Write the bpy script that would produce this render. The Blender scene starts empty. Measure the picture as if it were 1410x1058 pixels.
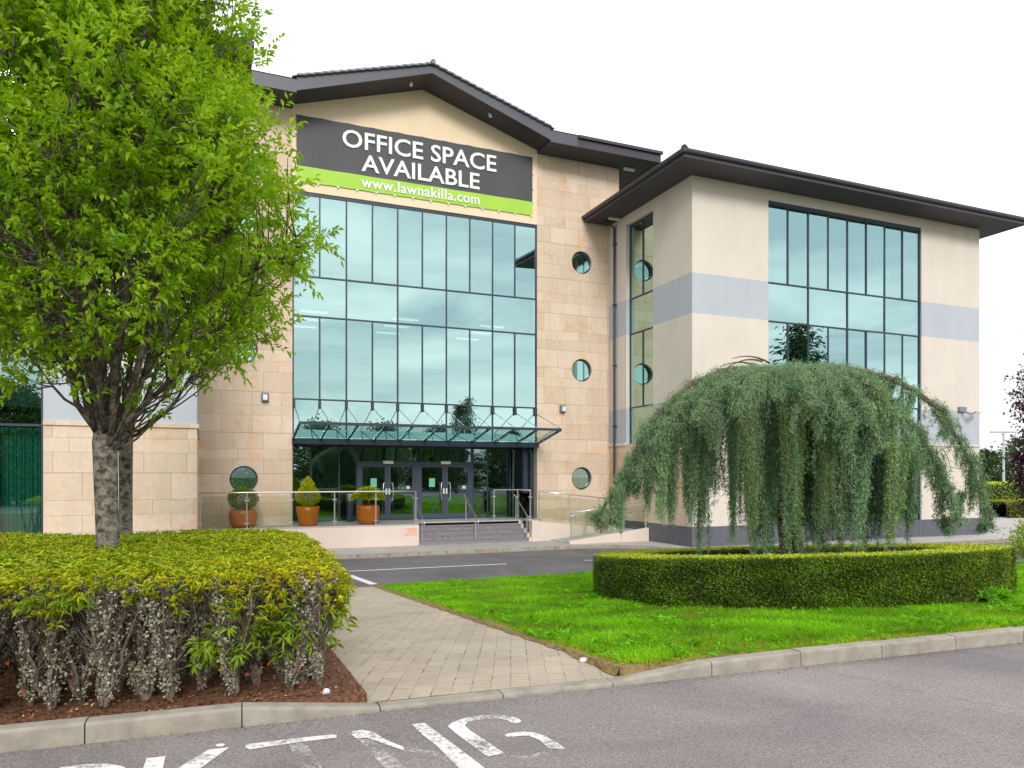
import bpy, bmesh, math, random
import numpy as np
from mathutils import Vector, Matrix
from mathutils.geometry import tessellate_polygon
R = math.radians
C = bpy.context.scene.collection
rng = np.random.default_rng(7)
random.seed(7)
EYE = 1.6
F = 1018.0; CX = 705.0; HY = 655.0          # focal length and horizon of the photograph, in photo pixels

# ------------------------------------------------------------------ helpers
def link(o, parent=None):
    C.objects.link(o)
    if parent is not None: o.parent = parent
    return o
def tag(o, label=None, cat=None, group=None, kind=None):
    if label: o['label'] = label
    if cat: o['category'] = cat
    if group: o['group'] = group
    if kind: o['kind'] = kind
    return o
def empty(name, loc=(0, 0, 0), rz=0.0):
    o = bpy.data.objects.new(name, None); o.empty_display_size = .2
    o.location = loc; o.rotation_euler = (0, 0, rz)
    return link(o)
def copy_tree(o, parent=None):
    c = o.copy(); C.objects.link(c)
    if parent is not None: c.parent = parent
    for ch in list(o.children): copy_tree(ch, c)
    return c

class MB:
    """collects plain geometry, then becomes ONE mesh object"""
    def __init__(s): s.v = []; s.f = []; s.m = []
    def add(s, vs, fs, mi=0):
        b = len(s.v); s.v += [tuple(p) for p in vs]
        s.f += [tuple(b + i for i in f) for f in fs]; s.m += [mi] * len(fs)
    def box(s, x0, x1, y0, y1, z0, z1, mi=0):
        s.add([(x0,y0,z0),(x1,y0,z0),(x1,y1,z0),(x0,y1,z0),(x0,y0,z1),(x1,y0,z1),(x1,y1,z1),(x0,y1,z1)],
              [(0,3,2,1),(4,5,6,7),(0,1,5,4),(1,2,6,5),(2,3,7,6),(3,0,4,7)], mi)
    def quad(s, a, b, c, d, mi=0): s.add([a, b, c, d], [(0, 1, 2, 3)], mi)
    def prism(s, poly, h0, h1, mi=0):
        n = len(poly)
        z0 = h0 if callable(h0) else (lambda x, y: h0); z1 = h1 if callable(h1) else (lambda x, y: h1)
        vs = [(x, y, z0(x, y)) for x, y in poly] + [(x, y, z1(x, y)) for x, y in poly]
        s.add(vs, [tuple(range(n - 1, -1, -1)), tuple(range(n, 2 * n))] +
              [(i, (i + 1) % n, n + (i + 1) % n, n + i) for i in range(n)], mi)
    def bar(s, p, q, w, h=None, mi=0):
        """square bar from p to q"""
        p = Vector(p); q = Vector(q); d = (q - p).normalized(); h = h or w
        up = Vector((0, 0, 1)) if abs(d.z) < .95 else Vector((0, 1, 0))
        a = d.cross(up).normalized(); b = a.cross(d)
        vs = []
        for e in (p, q):
            for i, j in ((-1, -1), (1, -1), (1, 1), (-1, 1)): vs.append(e + a * (w / 2 * i) + b * (h / 2 * j))
        s.add(vs, [(0,1,2,3),(7,6,5,4),(0,4,5,1),(1,5,6,2),(2,6,7,3),(3,7,4,0)], mi)
    def tube(s, pts, rad, n=8, mi=0, caps=True):
        pts = [Vector(p) for p in pts]
        if not hasattr(rad, '__len__'): rad = [rad] * len(pts)
        b = len(s.v); t0 = None
        for i, p in enumerate(pts):
            t = (pts[min(i + 1, len(pts) - 1)] - pts[max(i - 1, 0)])
            t = t.normalized() if t.length > 1e-9 else Vector((0, 0, 1))
            if t0 is None:
                a = t.cross(Vector((0.31, 0.87, 0.17)) if abs(t.z) > .8 else Vector((0, 0, 1))).normalized()
            else:
                a = (a - t * a.dot(t)); a = a.normalized() if a.length > 1e-6 else t.orthogonal().normalized()
            c = t.cross(a); t0 = t
            for k in range(n):
                w = 2 * math.pi * k / n
                s.v.append(tuple(p + (a * math.cos(w) + c * math.sin(w)) * rad[i]))
        for i in range(len(pts) - 1):
            for k in range(n):
                k2 = (k + 1) % n
                s.f.append((b + i*n + k, b + i*n + k2, b + (i+1)*n + k2, b + (i+1)*n + k)); s.m.append(mi)
        if caps:
            s.f.append(tuple(b + k for k in range(n - 1, -1, -1))); s.m.append(mi)
            e = b + (len(pts) - 1) * n
            s.f.append(tuple(e + k for k in range(n))); s.m.append(mi)
    def lathe(s, prof, cx=0, cy=0, n=24, mi=0):
        b = len(s.v)
        for r, z in prof:
            for k in range(n):
                w = 2 * math.pi * k / n; s.v.append((cx + r * math.cos(w), cy + r * math.sin(w), z))
        for i in range(len(prof) - 1):
            for k in range(n):
                k2 = (k + 1) % n
                s.f.append((b + i*n + k, b + i*n + k2, b + (i+1)*n + k2, b + (i+1)*n + k)); s.m.append(mi)
        s.f.append(tuple(b + k for k in range(n - 1, -1, -1))); s.m.append(mi)
        e = b + (len(prof) - 1) * n; s.f.append(tuple(e + k for k in range(n))); s.m.append(mi)
    def build(s, name, mats, parent=None, smooth=False, bevel=0):
        me = bpy.data.meshes.new(name); me.from_pydata(s.v, [], s.f)
        for m in (mats if isinstance(mats, (list, tuple)) else [mats]): me.materials.append(m)
        me.polygons.foreach_set('material_index', s.m)
        if smooth: me.polygons.foreach_set('use_smooth', [True] * len(s.f))
        me.update()
        o = bpy.data.objects.new(name, me); link(o, parent)
        if bevel:
            b = o.modifiers.new('bevel', 'BEVEL'); b.width = bevel; b.segments = 2; b.limit_method = 'ANGLE'; b.angle_limit = R(40)
        return o

def np_mesh(name, V, faces_flat, n_per, mat, parent=None, tint=None, smooth=False):
    me = bpy.data.meshes.new(name)
    nv = len(V); nf = len(faces_flat) // n_per
    me.vertices.add(nv); me.vertices.foreach_set('co', np.ascontiguousarray(V, dtype=np.float32).ravel())
    me.loops.add(nf * n_per); me.loops.foreach_set('vertex_index', faces_flat.astype(np.int32))
    me.polygons.add(nf); me.polygons.foreach_set('loop_start', np.arange(0, nf * n_per, n_per, dtype=np.int32))
    if smooth: me.polygons.foreach_set('use_smooth', np.ones(nf, dtype=bool))
    me.update(calc_edges=True)
    if tint is not None:
        a = me.color_attributes.new('tint', 'FLOAT_COLOR', 'POINT')
        t = np.ones((nv, 4), dtype=np.float32); t[:, :3] = tint
        a.data.foreach_set('color', t.ravel())
    me.materials.append(mat)
    return link(bpy.data.objects.new(name, me), parent)

def norm(a): return a / np.maximum(np.linalg.norm(a, axis=-1, keepdims=True), 1e-9)
def leaves(name, P, D, N, L, W, mat, parent=None, tint=None, fold=.25, droop=.0, mid=.45):
    """N leaves, each a folded four-point blade: base, two shoulders, tip"""
    P = np.asarray(P, float); D = norm(np.asarray(D, float)); N = np.asarray(N, float)
    S = norm(np.cross(D, N)); N = norm(np.cross(S, D))
    L = np.broadcast_to(np.asarray(L, float), (len(P),))[:, None]; W = np.broadcast_to(np.asarray(W, float), (len(P),))[:, None]
    up = N * W * fold
    V = np.empty((len(P), 4, 3))
    V[:, 0] = P
    V[:, 1] = P + D * L * mid + S * W * .5 + up
    V[:, 2] = P + D * L; V[:, 2, 2] -= (L * droop)[:, 0]
    V[:, 3] = P + D * L * mid - S * W * .5 + up
    i = np.arange(len(P))[:, None] * 4
    fc = np.concatenate([i + np.array([[0, 1, 2]]), i + np.array([[0, 2, 3]])], axis=1).ravel()
    t = None if tint is None else np.repeat(np.asarray(tint, float), 4, axis=0)
    return np_mesh(name, V.reshape(-1, 3), fc, 3, mat, parent, t)
def rdir(n):
    v = rng.normal(size=(n, 3)); return norm(v)

# ------------------------------------------------------------------ materials
def newmat(name):
    m = bpy.data.materials.new(name); m.use_nodes = True
    nt = m.node_tree; b = nt.nodes['Principled BSDF']; return m, nt, b
def N_(nt, t, **kw):
    n = nt.nodes.new(t)
    for k, v in kw.items():
        if k in n.inputs: n.inputs[k].default_value = v
        else: setattr(n, k, v)
    return n
def plain(name, col, rough=.6, metal=0, var=.0, scale=3.0, bump=0.0, bscale=60.0, col2=None, spec=.5, detail=6):
    m, nt, b = newmat(name)
    b.inputs['Base Color'].default_value = (*col, 1); b.inputs['Roughness'].default_value = rough; b.inputs['Metallic'].default_value = metal
    b.inputs['Specular IOR Level'].default_value = spec
    tc = N_(nt, 'ShaderNodeTexCoord')
    if var or col2:
        n = N_(nt, 'ShaderNodeTexNoise', Scale=scale, Detail=detail, Roughness=.65); nt.links.new(tc.outputs['Object'], n.inputs['Vector'])
        r = N_(nt, 'ShaderNodeValToRGB')
        c2 = col2 or tuple(c * (1 + var) for c in col); c1 = col if col2 else tuple(c * (1 - var) for c in col)
        r.color_ramp.elements[0].position = .35; r.color_ramp.elements[0].color = (*c1, 1)
        r.color_ramp.elements[1].position = .65; r.color_ramp.elements[1].color = (*c2, 1)
        nt.links.new(n.outputs['Fac'], r.inputs['Fac']); nt.links.new(r.outputs['Color'], b.inputs['Base Color'])
    if bump:
        n2 = N_(nt, 'ShaderNodeTexNoise', Scale=bscale, Detail=4.0); nt.links.new(tc.outputs['Object'], n2.inputs['Vector'])
        bp = N_(nt, 'ShaderNodeBump', Strength=bump, Distance=.01); nt.links.new(n2.outputs['Fac'], bp.inputs['Height'])
        nt.links.new(bp.outputs['Normal'], b.inputs['Normal'])
    return m
def streaks(m, amt=.12):
    nt = m.node_tree; b = nt.nodes['Principled BSDF']; L = nt.links.new
    tc = N_(nt, 'ShaderNodeTexCoord'); mp = N_(nt, 'ShaderNodeMapping'); mp.inputs['Scale'].default_value = (1.1, 1.1, .16); L(tc.outputs['Object'], mp.inputs[0])
    n = N_(nt, 'ShaderNodeTexNoise', Scale=1.6, Detail=8.0, Roughness=.7); L(mp.outputs[0], n.inputs['Vector'])
    r = N_(nt, 'ShaderNodeValToRGB'); e = r.color_ramp.elements
    e[0].position = .36; e[0].color = (1 - amt, 1 - amt * .98, 1 - amt * .9, 1); e[1].position = .56; e[1].color = (1, 1, 1, 1); L(n.outputs['Fac'], r.inputs['Fac'])
    mx = N_(nt, 'ShaderNodeMix', data_type='RGBA', blend_type='MULTIPLY'); mx.inputs[0].default_value = 1
    src = b.inputs['Base Color'].links[0].from_socket; L(src, mx.inputs[6]); L(r.outputs['Color'], mx.inputs[7]); L(mx.outputs[2], b.inputs['Base Color'])
def leafmat(name, col, trans=.35, rough=.5, tcol=None, spec=.4):
    m, nt, b = newmat(name)
    at = N_(nt, 'ShaderNodeAttribute', attribute_name='tint')
    mx = N_(nt, 'ShaderNodeMix', data_type='RGBA', blend_type='MULTIPLY'); mx.inputs[0].default_value = 1
    mx.inputs[6].default_value = (*col, 1); nt.links.new(at.outputs['Color'], mx.inputs[7])
    nt.links.new(mx.outputs[2], b.inputs['Base Color']); b.inputs['Roughness'].default_value = rough
    b.inputs['Specular IOR Level'].default_value = spec
    tr = N_(nt, 'ShaderNodeBsdfTranslucent')
    mt = N_(nt, 'ShaderNodeMix', data_type='RGBA', blend_type='MULTIPLY'); mt.inputs[0].default_value = 1
    mt.inputs[6].default_value = (*(tcol or (1.3, 1.2, .6)), 1); nt.links.new(mx.outputs[2], mt.inputs[7]); nt.links.new(mt.outputs[2], tr.inputs['Color'])
    ms = N_(nt, 'ShaderNodeMixShader'); ms.inputs[0].default_value = trans
    nt.links.new(b.outputs[0], ms.inputs[1]); nt.links.new(tr.outputs[0], ms.inputs[2])
    nt.links.new(ms.outputs[0], nt.nodes['Material Output'].inputs['Surface'])
    return m
def glassmat(name, tint, refl, thru, amount):
    m, nt, b = newmat(name); nt.nodes.remove(b)
    g = N_(nt, 'ShaderNodeBsdfGlossy', Roughness=.0); g.inputs['Color'].default_value = (*tint, 1)
    t = N_(nt, 'ShaderNodeBsdfTransparent'); t.inputs['Color'].default_value = (*thru, 1)
    fr = N_(nt, 'ShaderNodeFresnel', IOR=1.5)
    mr = N_(nt, 'ShaderNodeMapRange'); mr.inputs['From Min'].default_value = .04; mr.inputs['From Max'].default_value = 1
    mr.inputs['To Min'].default_value = amount; mr.inputs['To Max'].default_value = 1
    nt.links.new(fr.outputs[0], mr.inputs['Value'])
    ms = N_(nt, 'ShaderNodeMixShader'); nt.links.new(mr.outputs[0], ms.inputs[0])
    nt.links.new(t.outputs[0], ms.inputs[1]); nt.links.new(g.outputs[0], ms.inputs[2])
    nt.links.new(ms.outputs[0], nt.nodes['Material Output'].inputs['Surface'])
    return m

def stonemat(name, c1, c2, mort):
    """sandstone slabs in courses of uneven height, blotched with iron stain"""
    m, nt, b = newmat(name); L = nt.links.new
    tc = N_(nt, 'ShaderNodeTexCoord'); sp = N_(nt, 'ShaderNodeSeparateXYZ'); L(tc.outputs['Object'], sp.inputs[0])
    ax = N_(nt, 'ShaderNodeMath', operation='ADD'); L(sp.outputs['X'], ax.inputs[0]); L(sp.outputs['Y'], ax.inputs[1])
    w1 = N_(nt, 'ShaderNodeMath', operation='MULTIPLY'); L(sp.outputs['Z'], w1.inputs[0]); w1.inputs[1].default_value = 3.9
    w2 = N_(nt, 'ShaderNodeMath', operation='SINE'); L(w1.outputs[0], w2.inputs[0])
    w3 = N_(nt, 'ShaderNodeMath', operation='MULTIPLY_ADD'); L(w2.outputs[0], w3.inputs[0]); w3.inputs[1].default_value = .115; L(sp.outputs['Z'], w3.inputs[2])
    cb = N_(nt, 'ShaderNodeCombineXYZ'); L(ax.outputs[0], cb.inputs[0]); L(w3.outputs[0], cb.inputs[1])
    br = N_(nt, 'ShaderNodeTexBrick', offset=.37, offset_frequency=2, squash=1.35, squash_frequency=3)
    br.inputs['Scale'].default_value = 1; br.inputs['Brick Width'].default_value = .98; br.inputs['Row Height'].default_value = .5
    br.inputs['Mortar Size'].default_value = .007; br.inputs['Mortar Smooth'].default_value = .4; br.inputs['Bias'].default_value = -.15
    br.inputs['Color1'].default_value = (*c1, 1); br.inputs['Color2'].default_value = (*c2, 1); br.inputs['Mortar'].default_value = (*mort, 1)
    L(cb.outputs[0], br.inputs['Vector'])
    n1 = N_(nt, 'ShaderNodeTexNoise', Scale=1.1, Detail=7.0, Roughness=.62, Distortion=.6); L(tc.outputs['Object'], n1.inputs['Vector'])
    r1 = N_(nt, 'ShaderNodeValToRGB'); e = r1.color_ramp.elements
    e[0].position = .52; e[0].color = (1, 1, 1, 1); e[1].position = .74; e[1].color = (1.0, .70, .44, 1)
    L(n1.outputs['Fac'], r1.inputs['Fac'])
    mx = N_(nt, 'ShaderNodeMix', data_type='RGBA', blend_type='MULTIPLY'); mx.inputs[0].default_value = .75
    L(br.outputs['Color'], mx.inputs[6]); L(r1.outputs['Color'], mx.inputs[7])
    n2 = N_(nt, 'ShaderNodeTexNoise', Scale=9.0, Detail=6.0, Roughness=.7); L(tc.outputs['Object'], n2.inputs['Vector'])
    r2 = N_(nt, 'ShaderNodeValToRGB'); r2.color_ramp.elements[0].position = .3; r2.color_ramp.elements[0].color = (.86, .84, .82, 1); r2.color_ramp.elements[1].position = .6
    L(n2.outputs['Fac'], r2.inputs['Fac'])
    mx2 = N_(nt, 'ShaderNodeMix', data_type='RGBA', blend_type='MULTIPLY'); mx2.inputs[0].default_value = .8
    L(mx.outputs[2], mx2.inputs[6]); L(r2.outputs['Color'], mx2.inputs[7])
    L(mx2.outputs[2], b.inputs['Base Color']); b.inputs['Roughness'].default_value = .85
    bp = N_(nt, 'ShaderNodeBump', Strength=.35, Distance=.012, invert=True); L(br.outputs['Fac'], bp.inputs['Height'])
    L(bp.outputs['Normal'], b.inputs['Normal'])
    return m

def pavingmat():
    m, nt, b = newmat('block_paving'); L = nt.links.new
    tc = N_(nt, 'ShaderNodeTexCoord')
    mp = N_(nt, 'ShaderNodeMapping'); mp.inputs['Rotation'].default_value = (0, 0, R(90)); L(tc.outputs['Object'], mp.inputs[0])
    nz = N_(nt, 'ShaderNodeTexNoise', Scale=3.0, Detail=2.0); L(tc.outputs['Object'], nz.inputs['Vector'])
    ad = N_(nt, 'ShaderNodeMix', data_type='VECTOR'); ad.inputs[0].default_value = .02
    L(mp.outputs[0], ad.inputs[4]); L(nz.outputs['Color'], ad.inputs[5])
    br = N_(nt, 'ShaderNodeTexBrick', offset=.5, offset_frequency=2)
    br.inputs['Scale'].default_value = 1; br.inputs['Brick Width'].default_value = .21; br.inputs['Row Height'].default_value = .14
    br.inputs['Mortar Size'].default_value = .004; br.inputs['Mortar Smooth'].default_value = .2
    br.inputs['Color1'].default_value = (.47, .395, .31, 1); br.inputs['Color2'].default_value = (.52, .44, .35, 1); br.inputs['Mortar'].default_value = (1, 1, 1, 1)
    L(ad.outputs[1], br.inputs['Vector'])
    n2 = N_(nt, 'ShaderNodeTexNoise', Scale=6.5, Detail=3.0, Roughness=.6); L(tc.outputs['Object'], n2.inputs['Vector'])
    r2 = N_(nt, 'ShaderNodeValToRGB'); r2.color_ramp.elements[0].position = .5; r2.color_ramp.elements[0].color = (.40, .35, .28, 1)
    r2.color_ramp.elements[1].position = .62; r2.color_ramp.elements[1].color = (.10, .075, .05, 1); L(n2.outputs['Fac'], r2.inputs['Fac'])
    L(r2.outputs['Color'], br.inputs['Mortar'])
    n3 = N_(nt, 'ShaderNodeTexNoise', Scale=1.3, Detail=8.0, Roughness=.7); L(tc.outputs['Object'], n3.inputs['Vector'])
    r3 = N_(nt, 'ShaderNodeValToRGB'); r3.color_ramp.elements[0].color = (.8, .8, .8, 1); r3.color_ramp.elements[1].color = (1.1, 1.1, 1.08, 1)
    r3.color_ramp.elements[0].position = .3; r3.color_ramp.elements[1].position = .7; L(n3.outputs['Fac'], r3.inputs['Fac'])
    mx = N_(nt, 'ShaderNodeMix', data_type='RGBA', blend_type='MULTIPLY'); mx.inputs[0].default_value = 1; L(br.outputs['Color'], mx.inputs[6]); L(r3.outputs['Color'], mx.inputs[7])
    n4 = N_(nt, 'ShaderNodeTexNoise', Scale=160.0, Detail=3.0); L(tc.outputs['Object'], n4.inputs['Vector'])
    r4 = N_(nt, 'ShaderNodeValToRGB'); r4.color_ramp.elements[0].color = (.78, .78, .78, 1); r4.color_ramp.elements[1].color = (1.15, 1.15, 1.15, 1)
    r4.color_ramp.elements[0].position = .3; r4.color_ramp.elements[1].position = .7; L(n4.outputs['Fac'], r4.inputs['Fac'])
    mx2 = N_(nt, 'ShaderNodeMix', data_type='RGBA', blend_type='MULTIPLY'); mx2.inputs[0].default_value = 1; L(mx.outputs[2], mx2.inputs[6]); L(r4.outputs['Color'], mx2.inputs[7])
    L(mx2.outputs[2], b.inputs['Base Color']); b.inputs['Roughness'].default_value = .85
    bp = N_(nt, 'ShaderNodeBump', Strength=.5, Distance=.006, invert=True); L(br.outputs['Fac'], bp.inputs['Height']); L(bp.outputs['Normal'], b.inputs['Normal'])
    return m

def asphaltmat(name, c, spread=.55):
    m, nt, b = newmat(name); L = nt.links.new
    tc = N_(nt, 'ShaderNodeTexCoord')
    v = N_(nt, 'ShaderNodeTexVoronoi', Scale=150.0); L(tc.outputs['Object'], v.inputs['Vector'])
    n = N_(nt, 'ShaderNodeTexNoise', Scale=45.0, Detail=5.0, Roughness=.75); L(tc.outputs['Object'], n.inputs['Vector'])
    n3 = N_(nt, 'ShaderNodeTexNoise', Scale=.55, Detail=7.0, Roughness=.62, Distortion=.8); L(tc.outputs['Object'], n3.inputs['Vector'])
    sp = N_(nt, 'ShaderNodeSeparateColor'); L(v.outputs['Color'], sp.inputs[0])
    r = N_(nt, 'ShaderNodeValToRGB'); e = r.color_ramp.elements
    e[0].position = 0; e[0].color = (*[x * (1 - spread) for x in c], 1); e[1].position = 1; e[1].color = (*[x * (1 + spread) for x in c], 1)
    L(sp.outputs[0], r.inputs['Fac'])
    r2 = N_(nt, 'ShaderNodeValToRGB'); r2.color_ramp.elements[0].position = .3; r2.color_ramp.elements[0].color = (.72, .72, .72, 1)
    r2.color_ramp.elements[1].position = .7; r2.color_ramp.elements[1].color = (1.25, 1.25, 1.25, 1); L(n.outputs['Fac'], r2.inputs['Fac'])
    r3 = N_(nt, 'ShaderNodeValToRGB'); r3.color_ramp.elements[0].position = .3; r3.color_ramp.elements[0].color = (.66, .66, .69, 1)
    r3.color_ramp.elements[1].position = .7; r3.color_ramp.elements[1].color = (1.16, 1.14, 1.12, 1); L(n3.outputs['Fac'], r3.inputs['Fac'])
    a = N_(nt, 'ShaderNodeMix', data_type='RGBA', blend_type='MULTIPLY'); a.inputs[0].default_value = 1; L(r.outputs['Color'], a.inputs[6]); L(r2.outputs['Color'], a.inputs[7])
    a2 = N_(nt, 'ShaderNodeMix', data_type='RGBA', blend_type='MULTIPLY'); a2.inputs[0].default_value = 1; L(a.outputs[2], a2.inputs[6]); L(r3.outputs['Color'], a2.inputs[7])
    # hairline cracks
    vc = N_(nt, 'ShaderNodeTexVoronoi', Scale=.42, feature='DISTANCE_TO_EDGE')
    nd = N_(nt, 'ShaderNodeTexNoise', Scale=2.5, Detail=5.0); L(tc.outputs['Object'], nd.inputs['Vector'])
    md = N_(nt, 'ShaderNodeMix', data_type='VECTOR'); md.inputs[0].default_value = .35; L(tc.outputs['Object'], md.inputs[4]); L(nd.outputs['Color'], md.inputs[5])
    L(md.outputs[1], vc.inputs['Vector'])
    rc = N_(nt, 'ShaderNodeValToRGB'); rc.color_ramp.elements[0].position = .0; rc.color_ramp.elements[0].color = (.6, .6, .6, 1)
    rc.color_ramp.elements[1].position = .006; rc.color_ramp.elements[1].color = (1, 1, 1, 1); L(vc.outputs['Distance'], rc.inputs['Fac'])
    a3 = N_(nt, 'ShaderNodeMix', data_type='RGBA', blend_type='MULTIPLY'); a3.inputs[0].default_value = .55; L(a2.outputs[2], a3.inputs[6]); L(rc.outputs['Color'], a3.inputs[7])
    L(a3.outputs[2], b.inputs['Base Color']); b.inputs['Roughness'].default_value = .8
    bp = N_(nt, 'ShaderNodeBump', Strength=.6, Distance=.004); L(v.outputs['Distance'], bp.inputs['Height']); L(bp.outputs['Normal'], b.inputs['Normal'])
    return m

def paintmat(name, lo, hi):
    """road paint worn through to the asphalt"""
    m, nt, b = newmat(name); L = nt.links.new
    tc = N_(nt, 'ShaderNodeTexCoord')
    n = N_(nt, 'ShaderNodeTexNoise', Scale=26.0, Detail=9.0, Roughness=.8); L(tc.outputs['Object'], n.inputs['Vector'])
    n2 = N_(nt, 'ShaderNodeTexNoise', Scale=4.0, Detail=3.0); L(tc.outputs['Object'], n2.inputs['Vector'])
    ad = N_(nt, 'ShaderNodeMath', operation='MULTIPLY_ADD'); L(n2.outputs['Fac'], ad.inputs[0]); ad.inputs[1].default_value = .5; L(n.outputs['Fac'], ad.inputs[2])
    r = N_(nt, 'ShaderNodeValToRGB'); r.color_ramp.elements[0].position = lo; r.color_ramp.elements[1].position = hi; L(ad.outputs[0], r.inputs['Fac'])
    b.inputs['Base Color'].default_value = (.80, .77, .76, 1); b.inputs['Roughness'].default_value = .7
    t = N_(nt, 'ShaderNodeBsdfTransparent'); ms = N_(nt, 'ShaderNodeMixShader')
    L(r.outputs['Color'], ms.inputs[0]); L(t.outputs[0], ms.inputs[1]); L(b.outputs[0], ms.inputs[2])
    L(ms.outputs[0], nt.nodes['Material Output'].inputs['Surface'])
    return m
def barkmat(name, dark, pale, scale=9.0, lo=.45, hi=.56):
    m, nt, b = newmat(name); L = nt.links.new
    tc = N_(nt, 'ShaderNodeTexCoord'); mp = N_(nt, 'ShaderNodeMapping'); mp.inputs['Scale'].default_value = (1, 1, 1.25); L(tc.outputs['Object'], mp.inputs[0])
    n = N_(nt, 'ShaderNodeTexNoise', Scale=scale, Detail=8.0, Roughness=.72, Distortion=.25); L(mp.outputs[0], n.inputs['Vector'])
    r = N_(nt, 'ShaderNodeValToRGB'); e = r.color_ramp.elements
    e[0].position = lo; e[0].color = (*dark, 1); e[1].position = hi; e[1].color = (*pale, 1)
    x = r.color_ramp.elements.new(.72); x.color = (pale[0] * .75, pale[1] * .8, pale[2] * .6, 1)
    L(n.outputs['Fac'], r.inputs['Fac']); L(r.outputs['Color'], b.inputs['Base Color']); b.inputs['Roughness'].default_value = .9
    bp = N_(nt, 'ShaderNodeBump', Strength=.8, Distance=.02); L(n.outputs['Fac'], bp.inputs['Height']); L(bp.outputs['Normal'], b.inputs['Normal'])
    return m

M = {}
M['stone'] = stonemat('sandstone_cladding', (.77, .625, .495), (.66, .515, .385), (.42, .32, .24))
M['cream'] = plain('cream_render', (.86, .69, .49), .85, var=.03, scale=.7, bump=.1, bscale=90)
M['render'] = plain('pale_render', (.71, .635, .57), .85, var=.035, scale=.5, bump=.12, bscale=90)
M['band'] = plain('grey_blue_render', (.48, .515, .57), .8, var=.03, scale=.6, bump=.1, bscale=90)
for k_ in ('cream', 'render', 'band', 'stone'): streaks(M[k_], .05 if k_ != 'stone' else .08)
M['plinth'] = plain('grey_plinth', (.115, .12, .145), .7, var=.12, scale=4)
M['wallface'] = plain('terrace_render', (.70, .59, .52), .85, var=.05, scale=1.2, bump=.1)
M['eave'] = plain('dark_fascia', (.052, .047, .062), .45, var=.08, scale=2)
M['fascia'] = plain('grey_fascia', (.088, .09, .112), .45, var=.06, scale=2)
M['soffit'] = plain('soffit_board', (.05, .043, .055), .6)
M['tile'] = plain('slate_tile', (.19, .205, .235), .6, var=.2, scale=6)
M['frame'] = plain('blue_grey_frame', (.026, .04, .066), .4)
M['doorframe'] = plain('door_frame_grey', (.052, .066, .105), .45)
M['steel'] = plain('brushed_steel', (.74, .73, .72), .28, metal=.85)
M['glass'] = glassmat('tinted_mirror_glass', (.61, .89, .87), .6, (.34, .50, .50), .70)
M['dglass'] = glassmat('entrance_glass', (.62, .9, .95), .6, (.20, .32, .34), .36)
M['slotglass'] = glassmat('side_slot_glass', (.42, .60, .52), .6, (.16, .24, .22), .50)
M['officeglass'] = glassmat('dark_office_glass', (.55, .86, .82), .6, (.42, .68, .62), .42)
M['clear'] = glassmat('clear_balustrade_glass', (.9, 1, .97), .1, (.90, .93, .90), .03)
M['canopyglass'] = glassmat('canopy_glass', (.8, 1, .97), .1, (.66, .82, .80), .22)
M['interior'] = plain('interior_wall', (.30, .31, .31), .9)
M['carpet'] = plain('interior_floor', (.12, .13, .14), .9)
M['curtain'] = plain('teal_curtain', (.22, .66, .56), .8)
M['blind'] = plain('white_blind', (.85, .86, .84), .7)
M['white'] = plain('white_plastic', (.8, .8, .8), .4)
M['lamp'] = plain('grey_lamp_housing', (.22, .23, .25), .45)
M['paper'] = plain('green_notice', (.22, .62, .46), .6)
M['step'] = plain('grey_granite', (.235, .215, .24), .75, var=.25, scale=14, bump=.1)
M['slab'] = plain('terrace_paving', (.44, .41, .41), .8, var=.1, scale=5)
M['pot'] = plain('glazed_terracotta', (.56, .14, .012), .35, var=.12, scale=6)
M['soil'] = plain('potting_soil', (.05, .035, .025), .95)
M['bannergrey'] = plain('banner_grey', (.068, .07, .076), .6, var=.06, scale=.8)
M['bannergreen'] = plain('banner_green', (.37, .64, .06), .6)
M['bannerwhite'] = plain('banner_white', (.88, .88, .89), .6)
M['orange'] = plain('orange_lettering', (.78, .26, .14), .6)
M['asphalt'] = asphaltmat('lot_asphalt', (.268, .238, .236), .34)
M['road'] = asphaltmat('road_asphalt', (.165, .155, .165), .35)
M['kerb'] = plain('concrete_kerb', (.34, .305, .255), .85, var=.22, scale=5, bump=.25, bscale=70, detail=10)
M['pavement'] = plain('concrete_pavement', (.44, .41, .39), .85, var=.07, scale=1.5, bump=.1)
M['paving'] = pavingmat()
M['paint'] = paintmat('worn_paint', .57, .77)
M['fadedpaint'] = paintmat('faded_paint', .72, 1.05)
M['line'] = paintmat('road_line_paint', .40, .52)
M['yellowline'] = plain('faded_yellow_line', (.58, .47, .30), .8, var=.15, scale=6)
M['lawnsoil'] = plain('lawn_base', (.09, .19, .012), .95, var=.0, scale=5, col2=(.14, .25, .02), bump=.5, bscale=40)
M['drysoil'] = plain('dry_turf_edge', (.14, .085, .035), .95, scale=16, col2=(.34, .25, .10), bump=.5, bscale=50)
M['mulch'] = plain('bark_mulch', (.085, .035, .02), .95, scale=30, col2=(.25, .12, .065), bump=1.0, bscale=60, detail=10)
M['groundgrass'] = plain('rough_grass', (.07, .14, .02), .95, scale=.7, col2=(.13, .19, .03))
M['leaf'] = leafmat('tree_leaf', (.29, .52, .022), .5, .45)
M['hleaf'] = leafmat('shrub_leaf', (.36, .42, .02), .38, .45)
M['grass'] = leafmat('grass_blade', (.205, .51, .010), .48, .5)
M['cedar'] = leafmat('cedar_needle', (.215, .33, .19), .2, .6, (1.0, 1.1, .8), .25)
M['box'] = leafmat('clipped_hedge_leaf', (.15, .22, .016), .25, .4)
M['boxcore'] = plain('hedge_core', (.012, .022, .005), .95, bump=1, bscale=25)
M['copper'] = leafmat('copper_beech_leaf', (.055, .016, .03), .2, .45, (1.2, .6, .7))
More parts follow.
